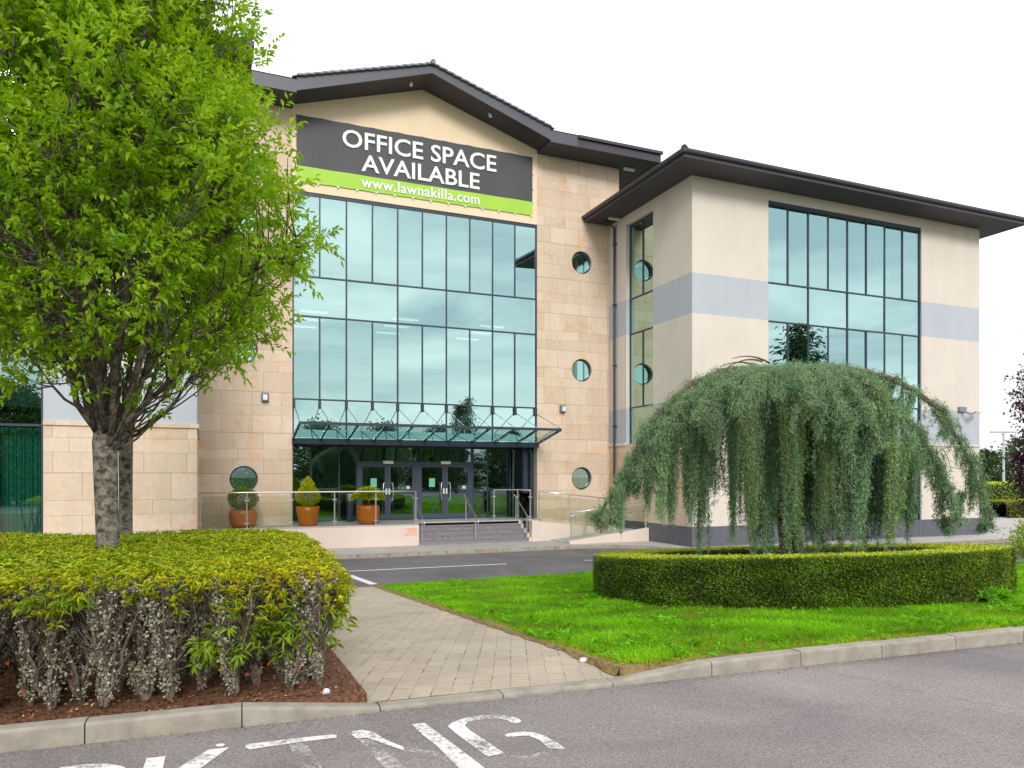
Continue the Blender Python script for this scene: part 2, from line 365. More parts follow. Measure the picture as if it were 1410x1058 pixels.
M['farleaf'] = leafmat('distant_leaf', (.045, .085, .018), .2, .6)
M['conifer'] = leafmat('conifer_spray', (.035, .075, .03), .1, .6)
M['lichen'] = leafmat('lichen', (.47, .46, .37), .1, .9, (1, 1, 1), .1)
M['litter'] = leafmat('fallen_leaf', (.42, .15, .05), .2, .7, (1.1, .9, .6))
M['bark'] = barkmat('lichen_bark', (.045, .035, .028), (.29, .26, .215), 11, .41, .60)
M['twig'] = barkmat('twig_bark', (.055, .042, .03), (.23, .20, .16), 12, .44, .64)
M['stemwood'] = barkmat('shrub_stem', (.075, .052, .036), (.31, .26, .20), 18, .42, .66)
M['cedarwood'] = barkmat('cedar_bark', (.10, .065, .045), (.24, .19, .15), 14, .4, .65)
M['stone_white'] = plain('white_stone', (.72, .72, .72), .8, var=.1, scale=20)
M['galv'] = plain('galvanised_post', (.52, .54, .57), .5)

# ------------------------------------------------------------------ ground frame: a runs along the near kerb, t away from it
TH = R(19.8); KC, KS = math.cos(TH), math.sin(TH); K0 = (-2.95, 4.257)
def at(a, t, z=0.0): return (K0[0] + a * KC - t * KS, K0[1] + a * KS + t * KC, z)
def xy(a, t): p = at(a, t); return (p[0], p[1])
def a_t(X, Y):
    dx, dy = X - K0[0], Y - K0[1]; return dx * KC + dy * KS, -dx * KS + dy * KC
def isl(t): return .11 - .0858 * np.clip(t, 0, 14)
def pz(t): return .11 - .0858 * t - .014 - .058 * max(0.0, 1 - t / 1.2)
ZR = -1.0; ZP = -.9
def sheet(name, poly, z, mat, depth=.12):
    m = MB(); m.prism(poly, (lambda x, y: (z(x, y) if callable(z) else z) - depth), z, 0)
    return tag(m.build(name, mat), kind='structure')

# wide ground
m = MB(); m.quad((-900, -900, -1.2), (900, -900, -1.2), (900, 900, -1.2), (-900, 900, -1.2))
tag(m.build('ground', M['groundgrass']), kind='structure')
sheet('parking_lot', [xy(-60, -60), xy(70, -60), xy(70, 0), xy(-60, 0)], 0.0, M['asphalt'], .6)
sheet('road', [xy(-60, 9), xy(90, 9), xy(90, 44), xy(-60, 44)], ZR, M['road'], .15)

# near kerb: stones with joints, dropped along the path
def kerb_h(a):
    for x0, h0, x1, h1 in ((-99, .125, 1.31, .125), (1.31, .125, 2.19, .03), (2.19, .03, 4.07, .03), (4.07, .03, 4.95, .122), (4.95, .122, 99, .122)):
        if x0 <= a <= x1: return h0 + (h1 - h0) * (a - x0) / (x1 - x0)
    return .12
m = MB(); a = .43 - .88 * 14
while a < 30:
    a0, a1 = a + .004, a + .876; j = random.uniform(-.003, .003)
    if 4.0 < a < 4.2: pass
    h0, h1 = kerb_h(a0 + 1e-4) + j, kerb_h(a1 - 1e-4) + j
    prof = lambda h: [(0.0, -.1), (0.004, h - .018), (.008, h - .006), (.020, h), (.125, h), (.125, -.1)]
    ns = len(prof(0)); vs = []
    for aa, h in ((a0, h0), (a1, h1)):
        vs += [at(aa, tt, zz) for tt, zz in prof(h)]
    m.add(vs, [tuple(range(ns)), tuple(range(2 * ns - 1, ns - 1, -1))] + [(i, ns + i, ns + (i + 1) % ns, (i + 1) % ns) for i in range(ns)])
    a += .88
tag(m.build('kerb', M['kerb']), kind='structure')

# island behind the kerb: shrub bed, path, lawn, one plane tilted down to the road
def zplane(x, y): return float(.11 - .0858 * max(0, a_t(x, y)[1]))
def zpath(x, y): return pz(a_t(x, y)[1])
sheet('shrub_bed', [xy(-14, .127), xy(2.12, .127), xy(2.12, 7.6), xy(-14, 9.5)], zplane, M['mulch'], .9)
m = MB(); ts = [.127, .3, .5, .75, 1.0, 1.2, 3, 6, 9, 11.85]
for t0, t1 in zip(ts[:-1], ts[1:]): m.quad(at(2.122, t0, pz(t0)), at(4.07, t0, pz(t0)), at(4.07, t1, pz(t1)), at(2.122, t1, pz(t1)))
me = m.build('path', M['paving']); tag(me, kind='structure')
b = bmesh.new(); b.from_mesh(me.data); bmesh.ops.remove_doubles(b, verts=b.verts, dist=1e-4); b.to_mesh(me.data); b.free()
FAR = [(4.11, 12.1), (7.0, 12.4), (10.2, 12.9), (13.5, 11.9), (16.5, 10.2), (18.2, 8.6), (26, 4.5), (30, 3.0)]
sheet('verge', [xy(-14, 9.52), xy(2.118, 7.61), xy(2.118, 11.8), xy(-14, 11.8)], zplane, M['lawnsoil'], .9)
lawn = [xy(4.074, .127)] + [xy(24, .127)] + [xy(23.5, 4.6)] + [xy(p, q) for p, q in FAR[-3:0:-1]] + [xy(*FAR[0])] + [xy(4.074, 11.9)]
sheet('lawn', lawn, zplane, M['lawnsoil'], .9)

# road-side kerb and pavement before the building (B: building frame origin/axes)
AL = R(22.7); U = Vector((math.cos(AL), math.sin(AL), 0)); Vv = Vector((-math.sin(AL), math.cos(AL), 0)); BO = Vector((-7.75, 26.1, -.9))
def bw(s, v, z=0.0): return BO + U * s + Vv * v + Vector((0, 0, z))
kl = [(-30, -8.6), (-6.0, -8.4), (-3.4, -7.9), (-2.0, -6.2), (-1.0, -4.4), (.6, -3.6), (9.5, -3.5), (10.6, -3.7), (11.6, -4.6), (12.3, -6.2), (13.4, -7.3), (15, -7.7), (26, -7.6), (32, -7.4), (60, -5.5)]
out = [bw(s, v - .13) for s, v in kl]; inn = [bw(s, v) for s, v in kl]
poly = [(p.x, p.y) for p in inn] + [(bw(60, 14).x, bw(60, 14).y), (bw(-30, 14).x, bw(-30, 14).y)]
# pavement as a strip so that the concave outline stays clean
m = MB()
for i in range(len(kl) - 1):
    b0, b1 = bw(kl[i][0], 14), bw(kl[i + 1][0], 14)
    p = [(inn[i].x, inn[i].y, ZP), (inn[i+1].x, inn[i+1].y, ZP), (b1.x, b1.y, ZP), (b0.x, b0.y, ZP)]
    m.quad(*p)
tag(m.build('pavement', M['pavement']), kind='structure')
m = MB()
for i in range(len(kl) - 1):
    n = max(1, int((inn[i+1] - inn[i]).length / .92))
    for k in range(n):
        f0, f1 = k / n + .0012, (k + 1) / n - .0012
        q = [out[i].lerp(out[i+1], f0), out[i].lerp(out[i+1], f1), inn[i].lerp(inn[i+1], f1), inn[i].lerp(inn[i+1], f0)]
        m.prism([(p.x, p.y) for p in q], ZR - .05, ZP + .004)
tag(m.build('road_kerb', M['kerb']), kind='structure')
m = MB()
lo = [bw(s, v - .34, 0) for s, v in kl]; li = [bw(s, v - .24, 0) for s, v in kl]
for i in range(len(kl) - 1):
    m.quad(*[(p.x, p.y, ZR + .004) for p in (lo[i], lo[i+1], li[i+1], li[i])])
tag(m.build('kerb_line', M['yellowline']), kind='structure')

def ray_ground(px, py, z):
    D = (EYE - z) * F / (py - HY); return ((px - CX) / F * D, D)
def strip(m, p, q, w, z):
    p = Vector((*p, 0)); q = Vector((*q, 0)); d = (q - p).normalized(); n = Vector((-d.y, d.x, 0)) * w / 2
    m.quad(*[(v.x, v.y, z) for v in (p - n, q - n, q + n, p + n)])
m = MB(); zl = ZR + .004
strip(m, (-3.3, 17.65), (-5.6, 21.5), .2, zl); strip(m, (-4.5, 17.9), (-6.3, 20.9), .45, zl)
strip(m, (-4.43, 20.05), (-.17, 21.75), .11, zl); strip(m, (2.2, 22.65), (5.2, 22.75), .11, zl)
strip(m, (7.6, 22.5), (11.0, 22.9), .11, zl); strip(m, (14.2, 24.6), (18.8, 26.6), .11, zl); strip(m, (21.5, 27.8), (26, 29.8), .11, zl)
tag(m.build('road_marking', M['line']), kind='structure')

# painted word PARKING, its last four letters in view
def zpoly(pts, ox, oy, k): return [ray_ground(ox + x / k, oy + y / k, 0.0) for x, y in pts]
def paint(polys, mat, name, parent=None, z=.004):
    m = MB()
    for p in polys:
        tri = tessellate_polygon([[Vector((x, y, 0)) for x, y in p]])
        m.add([(x, y, z) for x, y in p], [tuple(t) for t in tri])
    me = m.build(name, mat, parent)
    b = bmesh.new(); b.from_mesh(me.data); bmesh.ops.recalc_face_normals(b, faces=b.faces)
    for f in b.faces:
        if f.normal.z < 0: f.normal_flip()
    b.to_mesh(me.data); b.free(); return me
B2 = lambda pts: zpoly(pts, 420, 960, 3.525)
B1 = lambda pts: zpoly(pts, 60, 960, 3.525)
word = empty('painted_word', (0, 0, 0))
tag(word, 'worn white capital letters painted on the asphalt of the parking lot', 'road marking')
paint([B2([(1052,122),(1035,106),(990,93),(930,89),(850,92),(770,106),(715,126),(693,145),(730,178),(885,292),(968,276),(880,216),(805,168),(776,142),(790,124),(850,112),(930,107),(980,114),(1003,128),(1030,131)]),
       B2([(963,186),(1000,177),(1060,171),(1110,175),(1165,192),(1240,235),(1264,254),(1185,254),(1140,212),(1090,193),(1060,190),(985,198)])], M['paint'], 'letter', word)
paint([B2([(1264,255),(1200,275),(1100,298),(1010,308),(890,293),(968,278),(1010,294),(1100,284),(1184,256)])], M['fadedpaint'], 'letter', word)
paint([B2([(515,135),(580,128),(670,195),(725,235),(850,330),(930,400),(830,420),(745,345),(640,240),(575,190)]),
       B2([(220,182),(232,168),(280,162),(330,172),(395,212),(480,245),(480,262),(360,222),(300,200),(250,204)])], M['paint'], 'letter', word)
paint([B2([(484,246),(640,268),(720,300),(735,334),(650,296),(484,264)]), B2([(256,206),(330,212),(490,345),(600,440),(500,450),(385,345)])], M['fadedpaint'], 'letter', word)
paint([B1([(978,246),(984,234),(1010,229),(1200,205),(1400,185),(1425,187),(1420,200),(1290,216),(1100,242),(1000,258)])], M['paint'], 'letter', word)
paint([B1([(1190,234),(1272,222),(1352,345),(1430,460),(1330,470),(1245,345)])], M['fadedpaint'], 'letter', word, .0045)
paint([B1([(800,258),(902,247),(768,345),(700,396),(840,480),(720,490),(600,410),(560,425),(545,500),(430,500),(500,300),(592,290),(570,390),(658,345)])], M['paint'], 'letter', word)
paint([B1([(832,236),(845,230),(868,228),(882,234),(868,243),(845,244)])], M['paint'], 'letter', word)
paint([B1([(80,345),(200,330),(300,325),(380,338),(420,360),(400,390),(300,400),(420,480),(330,490),(200,400),(160,400),(130,480),(30,480)])], M['paint'], 'letter', word)

# ------------------------------------------------------------------ building
bld = empty('office_building', tuple(BO), AL)
tag(bld, 'three storey sandstone and glass office building with a gabled entrance bay', 'building')
WT, TA, TB, TC, TD = 12.6, 9.6, 8.18, 5.22, 3.70     # window top and transoms above ground
PL = .77                                              # terrace level
SR, SL = 13.3, -3.06                                  # ends of the main block
WS, WV, WE = 12.83, -5.7, 27.6                        # right wing: inner wall, front plane, outer end
LS, LV, LE = -3.06, -6.5, -19.0                       # left wing
MS = 15.45; WSO = 12.98                               # soffit heights

def wall(name, outer, holes, fn, depth, mat, parent=bld, back=True):
    """flat wall with cut openings; fn(x, z, d) maps the wall plane and the depth behind it to building space"""
    loops = [outer] + holes
    tri = tessellate_polygon([[Vector((x, z, 0)) for x, z in lp] for lp in loops])
    flat = [p for lp in loops for p in lp]
    m = MB(); m.add([fn(x, z, 0) for x, z in flat], [tuple(t) for t in tri])
    if back: m.add([fn(x, z, depth) for x, z in flat], [tuple(t) for t in tri])
    for lp in loops:
        n = len(lp); vs = [fn(x, z, 0) for x, z in lp] + [fn(x, z, depth) for x, z in lp]
        m.add(vs, [(i, (i + 1) % n, n + (i + 1) % n, n + i) for i in range(n)])
    o = m.build(name, mat, parent)
    b = bmesh.new(); b.from_mesh(o.data); bmesh.ops.remove_doubles(b, verts=b.verts, dist=1e-5); bmesh.ops.recalc_face_normals(b, faces=b.faces); b.to_mesh(o.data); b.free()
    return o
rect = lambda x0, x1, z0, z1: [(x0, z0), (x1, z0), (x1, z1), (x0, z1)]
circ = lambda cx, cz, r, n=40: [(cx + r * math.cos(2 * math.pi * i / n), cz + r * math.sin(2 * math.pi * i / n)) for i in range(n)]
front = lambda v0: (lambda x, z, d: (x, v0 + d, z))

def porthole(cx, cz, fn, r=.46, d=.16):
    m = MB(); n = 40
    for (ra, da), (rb, db) in (((r - .001, -.0), (r - .001, d)),):
        pass
    ring = [(r - .002, d - .06), (r - .05, d - .06), (r - .05, d + .02), (r - .002, d + .02)]
    for k in range(n):
        w0, w1 = 2 * math.pi * k / n, 2 * math.pi * (k + 1) / n
        for i in range(4):
            (r0, d0), (r1, d1) = ring[i], ring[(i + 1) % 4]
            m.quad(*[fn(cx + rr * math.cos(w), cz + rr * math.sin(w), dd) for rr, w, dd in ((r0, w0, d0), (r1, w0, d1), (r1, w1, d1), (r0, w1, d0))])
    f = m.build('round_window', M['frame'], bld)
    g = MB(); c = circ(cx, cz, r - .03, n); g.add([fn(x, z, d) for x, z in c], [tuple(range(n))]); g.build('pane', M['glass'], f)
    return f

def glazing(name, xs, zs, fn, mat=M['glass'], mw=.055, full=None, heads=.12, skip=(), parent=bld, frame=None, depth=.13):
    """curtain wall: xs mullion lines, zs transoms bottom to top; rows in 'full' keep only every second mullion"""
    m = MB(); g = MB(); full = full or []
    def b(x0, x1, z0, z1, d0, d1):
        c = [fn(x, z, d) for d in (d0, d1) for x, z in rect(x0, x1, z0, z1)]
        m.add(c, [(0,1,2,3),(7,6,5,4),(0,4,5,1),(1,5,6,2),(2,6,7,3),(3,7,4,0)])
    for i in range(len(zs)):
        h = heads if i == len(zs) - 1 else mw
        b(xs[0], xs[-1], zs[i] - (h if i == len(zs) - 1 else h / 2), zs[i] + (0 if i == len(zs) - 1 else h / 2), -.004, depth)
    for r_ in range(len(zs) - 1):
        z0, z1 = zs[r_] + mw / 2, zs[r_ + 1] - (heads if r_ == len(zs) - 2 else mw / 2)
        use = [i for i in range(len(xs)) if (r_ not in full) or i % 2 == 0 or i == len(xs) - 1]
        for i in use:
            x = xs[i]; x0, x1 = x - mw / 2, x + mw / 2
            if i == 0: x0, x1 = x, x + mw
            if i == len(xs) - 1: x0, x1 = x - mw, x
            b(x0, x1, z0, z1, 0.0, depth - .01)
        for i, j in zip(use[:-1], use[1:]):
            t = [random.uniform(-.005, .005) for _ in range(3)]
            dd = lambda u, w: depth * .22 + t[0] * u + t[1] * w + t[2] * u * w * .6
            K = 4
            for ii in range(K):
                for jj in range(K):
                    q = []
                    for (p, o_) in ((ii, jj), (ii + 1, jj), (ii + 1, jj + 1), (ii, jj + 1)):
                        u, w = p / K, o_ / K; bow = .0028 * (1 - (2*u-1)**2) * (1 - (2*w-1)**2)
                        q.append(fn(xs[i] + (xs[j] - xs[i]) * u, z0 + (z1 - z0) * w, dd(u, w) + bow))
                    g.quad(*q)
    f = m.build(name, frame or M['frame'], parent); gg = g.build('pane', mat, f, smooth=True)
    b_ = bmesh.new(); b_.from_mesh(gg.data); bmesh.ops.remove_doubles(b_, verts=b_.verts, dist=1e-5); b_.to_mesh(gg.data); b_.free()
    return f

# --- main block
ml = -1.72 + .42; PZ = [2.38, 6.85, 11.3]
def gz(s): return 17.08 - .312 * abs(s - 4.75)
lx, rx = -1.62, 11.53
wall('stone_wall', rect(SL, -.002, 0, MS), [circ(lx, z, .47) for z in PZ], front(0), .3, M['stone'])
wall('stone_wall', rect(9.502, SR, 0, MS), [circ(rx, z, .47) for z in PZ], front(0), .3, M['stone'])
wall('side_wall', rect(0.302, 12, 12.2, MS), [], lambda x, z, d: (SR - .002 - d, x, z), .3, M['stone'])
wall('gable_wall', [(0, WT), (9.5, WT), (9.5, gz(9.5) + .02), (4.75, gz(4.75) + .02), (0, gz(0) + .02)], [], front(.012), .3, M['cream'])
for z in PZ:
    porthole(lx, z, front(0)); porthole(rx, z, front(0))
bay = [.95 * i for i in range(11)]
glazing('curtain_wall', bay, [TD, TC, TB, TA, WT], front(.05), full=[0, 2])
# eaves and roofs
o_ = 1.2
def fascia_bar(p, q, h, mat, name, th=.06):
    m = MB(); p = Vector(p); q = Vector(q)
    d = Vector((q.x - p.x, q.y - p.y, 0)).normalized(); n = Vector((-d.y, d.x, 0)) * th
    vs = [p, q, q + n, p + n]; vs += [v + Vector((0, 0, h)) for v in vs]
    m.add(vs, [(0,3,2,1),(4,5,6,7),(0,1,5,4),(1,2,6,5),(2,3,7,6),(3,0,4,7)]); return m
roof = empty_part = MB()
ZA = gz(4.75); ZE = gz(0)
# sloping soffit under the gable verge and its barge boards
m = MB()
m.quad((0, -o_, ZE), (4.75, -o_, ZA), (4.75, .3, ZA), (0, .3, ZE)); m.quad((4.75, -o_, ZA), (9.5, -o_, ZE), (9.5, .3, ZE), (4.75, .3, ZA))
m.quad((SL - o_, -o_, MS), (0, -o_, MS), (0, .1, MS), (SL - o_, .1, MS)); m.quad((9.5, -o_, MS), (SR + o_, -o_, MS), (SR + o_, .1, MS), (9.5, .1, MS))
m.quad((SR, .1, MS), (SR + o_, .1, MS), (SR + o_, 12, MS), (SR, 12, MS)); m.quad((SL - o_, .1, MS), (SL, .1, MS), (SL, 12, MS), (SL - o_, 12, MS))
for s, sg in ((0, -1), (9.5, 1)): m.quad((s, -o_, MS), (s, -o_, ZE), (s, .012, ZE), (s, .012, MS))
sof = m.build('soffit', M['soffit'], bld)
m = MB(); y0, y1 = -o_ - .05, -o_
for sa, sb, za, zb in ((0, 4.75, ZE - .1, ZA), (4.75, 9.5, ZA, ZE - .1)):
    m.add([(sa, y0, za), (sb, y0, zb), (sb, y0, zb + (.27 if zb > za else .46)), (sa, y0, za + (.46 if zb > za else .27)), (sa, y1, za), (sb, y1, zb), (sb, y1, zb + (.27 if zb > za else .46)), (sa, y1, za + (.46 if zb > za else .27))],
          [(0,1,2,3),(7,6,5,4),(0,4,5,1),(3,2,6,7),(0,3,7,4),(1,5,6,2)])
m.build('barge_board', M['fascia'], bld)
m = MB(); m.box(SL - o_ - .05, 0, y0 + .002, y1, MS - .02, MS + .44); m.build('fascia_board', M['fascia'], bld)
m = MB(); m.box(9.5, SR - 2.6, y0 + .002, y1, MS - .02, MS + .44)
m.build('fascia_board', M['fascia'], bld)
m = MB(); m.box(SR - 2.6, SR + o_ + .05, y0, y1, MS - .02, MS + .34); m.box(SR + o_, SR + o_ + .05, y1, 12, MS - .02, MS + .34)
m.bar((SR - 2.6, y0 - .05, MS + .36), (SR + o_ + .1, y0 - .05, MS + .36), .11)
m.build('gutter', M['eave'], bld)
# roof planes: hipped main roof, cross gable over the entrance, tiled verge
m = MB(); ze = MS + .43; rz = ze + 2.1
x0, x1, ya, yb = SL - o_ - .08, SR + o_ + .08, -o_ - .08, 13.2
m.quad((x0, ya, ze), (0, ya, ze), (4.75, 6, rz), (x0 + 7, 6, rz)); m.quad((9.5, ya, ze), (x1, ya, ze), (x1 - 7, 6, rz), (4.75, 6, rz))
m.quad((x1, ya, ze), (x1, yb, ze), (x1 - 7, 6, rz), (x1 - 7, 6, rz + .001)); m.quad((x0, ya, ze), (x0 + 7, 6, rz), (x0 + 7, 6, rz + .001), (x0, yb, ze))
m.quad((x0, yb, ze), (x0 + 7, 6, rz), (x1 - 7, 6, rz), (x1, yb, ze))
for sa, za, sb, zb in ((-.15, ZE + .34, 4.75, ZA + .29), (9.65, ZE + .34, 4.75, ZA + .29)):
    m.quad((sa, ya - .04, za), (sb, ya - .04, zb), (sb, 7, zb), (sa, 7, za)); 
rf = m.build('roof', M['tile'], bld)
m = MB(); nt_ = 17
for side in (0, 1):
    for k in range(nt_):
        f0, f1 = k / nt_, (k + 1) / nt_ + .012
        g = lambda f: (4.75 * f if side == 0 else 9.5 - 4.75 * f)
        za, zb = ZE + .34 + (ZA - ZE - .06) * f0, ZE + .34 + (ZA - ZE - .06) * f1
        p = [(g(f0), za + .04), (g(f1), zb + .0), (g(f1), zb + .055), (g(f0), za + .095)]
        vs = [(x, ya - .07, z) for x, z in p] + [(x, ya + .5, z) for x, z in p]
        m.add(vs, [(0,1,2,3),(7,6,5,4),(0,4,5,1),(1,5,6,2),(2,6,7,3),(3,7,4,0)])
m.build('verge_tile', M['tile'], rf)
m = MB(); m.tube([(4.75, ya - .12, ZA + .36), (4.75, 6, ZA + .36)], .09, 10); m.build('ridge_cap', M['tile'], rf)

# --- wings
def wing(sgn, s_in, v_front, s_out, side_slot):
    z_l = 3.76                      # ledge between stone base and render
    w0 = s_in + sgn * 3.37; xs = [w0 + sgn * .99 * i for i in range(9)]
    if sgn < 0: xs = xs[::-1]
    lo_s, hi_s = min(s_in, s_out), max(s_in, s_out)
    fn = front(v_front)
    bands = [(0, z_l, M['stone'] if sgn < 0 else M['render'], 'base_wall'), (z_l, TC - .02, M['band'], 'colour_band'), (TC - .02, TB, M['render'], 'rendered_wall'), (TB, TA, M['band'], 'colour_band'), (TA, WSO, M['render'], 'rendered_wall')]
    zb = .0
    for za, zb_, mt, nm in bands:
        # left and right of the window, and the strip over it
        for xa, xb in ((lo_s, xs[0]), (xs[-1], hi_s)):
            wall(nm, rect(xa, xb, za, min(zb_, WT)), [], fn, .28, mt)
        if zb_ > WT: wall(nm, rect(lo_s, hi_s, WT, zb_), [], fn, .28, mt)
    glazing('window', xs, [.72, TD, TC, TB, TA, WT], front(v_front + .06), full=[1, 3], mat=M['glass'] if sgn > 0 else M['officeglass'])
    wall('base_wall', rect(xs[0], xs[-1], 0, .69), [], front(v_front + .03), .25, M['plinth'] if sgn > 0 else M['stone'])
    # inner side wall, seen from the entrance side
    fs = (lambda x, z, d: (s_in + d, x, z)) if sgn > 0 else (lambda x, z, d: (s_in - d, x, z))
    y_in = -.003
    for za, zb_, mt, nm in bands:
        if nm == 'base_wall': mt = M['stone']
        if side_slot:
            a0, a1 = v_front + 2.43, v_front + 4.36
            wall(nm, rect(v_front + .282, a0, za, min(zb_, WT)), [], fs, .28, mt); wall(nm, rect(a1, y_in, za, min(zb_, WT)), [], fs, .28, mt)
            if zb_ > WT: wall(nm, rect(v_front + .282, y_in, WT, zb_), [], fs, .28, mt)
            if za == 0: wall(nm, rect(a0, a1, 0, z_l), [], fs, .28, mt)
        else:
            wall(nm, rect(v_front + .282, y_in, za, zb_), [], fs, .28, mt)
    if side_slot:
        fs2 = lambda x, z, d: (s_in + .16 + d, x, z)
        glazing('slot_window', [v_front + 2.43, v_front + 3.395, v_front + 4.36], [z_l, TC, TB, TA, WT], fs2, mat=M['slotglass'], full=[0, 2])
    fo = (lambda x, z, d: (s_out - d, x, z)) if sgn > 0 else (lambda x, z, d: (s_out + d, x, z))
    for za, zb_, mt, nm in bands: wall(nm, rect(v_front + .282, 9, za, zb_), [], fo, .28, mt)
    # ledge
    m = MB(); q = .05
    lm = M['stone'] if sgn < 0 else M['render']
    def piece(name, mt, *b): p = MB(); p.box(*b); p.build(name, mt, bld)
    for xa, xb in ((lo_s - q, xs[0]), (xs[-1], hi_s + q)): piece('ledge', lm, xa, xb, v_front - q, v_front + .01, z_l - .05, z_l + .05)
    if sgn > 0: piece('ledge', lm, s_in - q, s_in + .01, v_front + .01, v_front + 2.43, z_l - .05, z_l + .05); piece('ledge', lm, s_in - q, s_in + .01, v_front + 4.36, -.01, z_l - .05, z_l + .05)
    else: piece('ledge', lm, s_in - .01, s_in + q, v_front + .01, -.01, z_l - .05, z_l + .05)
    if sgn > 0:
        m = MB(); q = .03
        piece('plinth', M['plinth'], s_in - q, xs[0], v_front - q, v_front, 0, .70); piece('plinth', M['plinth'], xs[-1], s_out + q, v_front - q, v_front, 0, .70); piece('plinth', M['plinth'], s_in - q, s_in, v_front, -.01, 0, .70)
    # eaves, gutter and hipped roof
    e = 1.2; m = MB()
    ex = s_in - sgn * e; eo = s_out + sgn * e; yb_ = .5 if True else 0
    lo_, hi_ = min(ex, eo), max(ex, eo)
    m.box(lo_ + .02, hi_ - .02, v_front - e + .02, v_front + .01, WSO, WSO + .04)
    if sgn > 0: m.box(ex + .02, s_in + .01, v_front + .01, -.005, WSO, WSO + .04); m.box(s_out - .01, eo - .02, v_front + .01, 9, WSO, WSO + .04)
    else: m.box(s_in - .01, ex - .02, v_front + .01, -.005, WSO, WSO + .04); m.box(eo + .02, s_out + .01, v_front + .01, 9, WSO, WSO + .04)
    m.build('soffit', M['soffit'], bld)
    m = MB(); z0, z1 = WSO - .02, WSO + .16
    m.box(lo_, hi_, v_front - e, v_front - e + .02, z0, z1)
    xi = (ex, ex + .02) if sgn > 0 else (ex - .02, ex); m.box(*xi, v_front - e + .02, -.006, z0, z1)
    xo = (eo - .02, eo) if sgn > 0 else (eo, eo + .02); m.box(*xo, v_front - e + .02, 9, z0, z1)
    m.build('fascia_board', M['eave'], bld)
    m = MB(); r = .075
    def gut(p, q, nrm):
        p = Vector(p); q = Vector(q); nrm = Vector(nrm)
        prof = [(-.0, .02), (.0, -.075), (.04, -.1), (.085, -.09), (.115, -.05), (.12, .03), (.105, .03), (.1, -.02)]
        vs = [e_ + nrm * a_ + Vector((0, 0, b_)) for e_ in (p, q) for a_, b_ in prof]; n = len(prof)
        m.add(vs, [tuple(range(n)), tuple(range(2*n-1, n-1, -1))] + [(i, n + i, n + (i + 1) % n, (i + 1) % n) for i in range(n)])
    zg = z1 + .03
    gut((lo_ - .11, v_front - e, zg), (hi_ + .11, v_front - e, zg), (0, -1, 0))
    gut((ex, v_front - e - .11, zg), (ex, -.01, zg), (-sgn, 0, 0)); gut((eo, v_front - e - .11, zg), (eo, 9, zg), (sgn, 0, 0))
    m.build('gutter', M['eave'], bld)
    m = MB(); zt = z1 + .03; hgt = 2.2; run = 7.5
    A = (ex - sgn * .06, v_front - e - .06); Bc = (eo + sgn * .06, v_front - e - .06)
    r0 = (s_in + sgn * run, v_front + run); r1 = (s_out - sgn * run, v_front + run)
    m.add([(A[0], A[1], zt), (Bc[0], Bc[1], zt), (r1[0], r1[1], zt + hgt), (r0[0], r0[1], zt + hgt)], [(0, 1, 2, 3)])
    m.add([(A[0], A[1], zt), (r0[0], r0[1], zt + hgt), (r0[0], 9.5, zt + hgt), (A[0], -.01, zt), (r0[0] , -.01, zt + hgt*.9)], [(0, 3, 4, 1)])
    m.add([(Bc[0], Bc[1], zt), (Bc[0], 9.5, zt), (r1[0], 9.5, zt + hgt), (r1[0], r1[1], zt + hgt)], [(0, 1, 2, 3)])
    m.quad((r0[0], r0[1], zt + hgt), (r1[0], r1[1], zt + hgt), (r1[0], 9.5, zt + hgt), (r0[0], 9.5, zt + hgt))
    wr = m.build('roof', M['tile'] if False else M['eave'], bld)
    m = MB(); m.tube([(A[0] + sgn*.05, A[1] + .05, zt + .07), (A[0] + sgn * 3, A[1] + 3, zt + .07 + hgt * 3 / (run + e))], .11, 10); m.build('hip_cap', M['eave'], wr)
    # rooms behind the glass
    m = MB(); y0 = v_front + .32
    m.box(lo_s + .3, hi_s - .3, y0, y0 + .02 + 6.5, .3, .66, 1)
    for z in (4.15, 8.6): m.box(lo_s + .3, hi_s - .3, y0, y0 + 6.5, z, z + .5, 1)
    m.box(lo_s + .3, hi_s - .3, y0 + 6.52, y0 + 6.6, .3, WSO, 0); m.box(lo_s + .3, hi_s - .3, y0, y0 + 6.5, WT + .06, WT + .1, 0)
    m.build('interior', [M['interior'], M['carpet']], bld)
    return xs
rxs = wing(1, WS, WV, WE, True)
lxs = wing(-1, LS, LV, LE, False)

m = MB()
m.box(.05, 9.45, .3, 7.5, 4.2, 4.75, 1); m.box(.05, 9.45, .3, 7.5, 8.62, 9.15, 1); m.box(.05, 9.45, 7.52, 7.6, .6, WT + .05, 0)
m.box(.02, .05, .3, 7.5, .6, WT + .05, 0); m.box(9.45, 9.48, .3, 7.5, .6, WT + .05, 0); m.box(.05, 9.45, .3, 7.5, WT + .02, WT + .06, 0); m.box(.05, 9.45, 1.5, 7.5, .5, PL - .02, 1)
m.build('interior', [M['interior'], M['carpet']], bld)
lit, nt, b = newmat('ceiling_light_glow'); b.inputs['Emission Color'].default_value = (1, .98, .94, 1); b.inputs['Emission Strength'].default_value = 1.1
for s in (.9, 4.4, 8.0):
    for y in (1.2, 2.7, 4.2):
        m = MB(); m.box(s - .5, s + .5, y - .12, y + .12, 8.58, 8.617); m.build('ceiling_light', lit, bld)
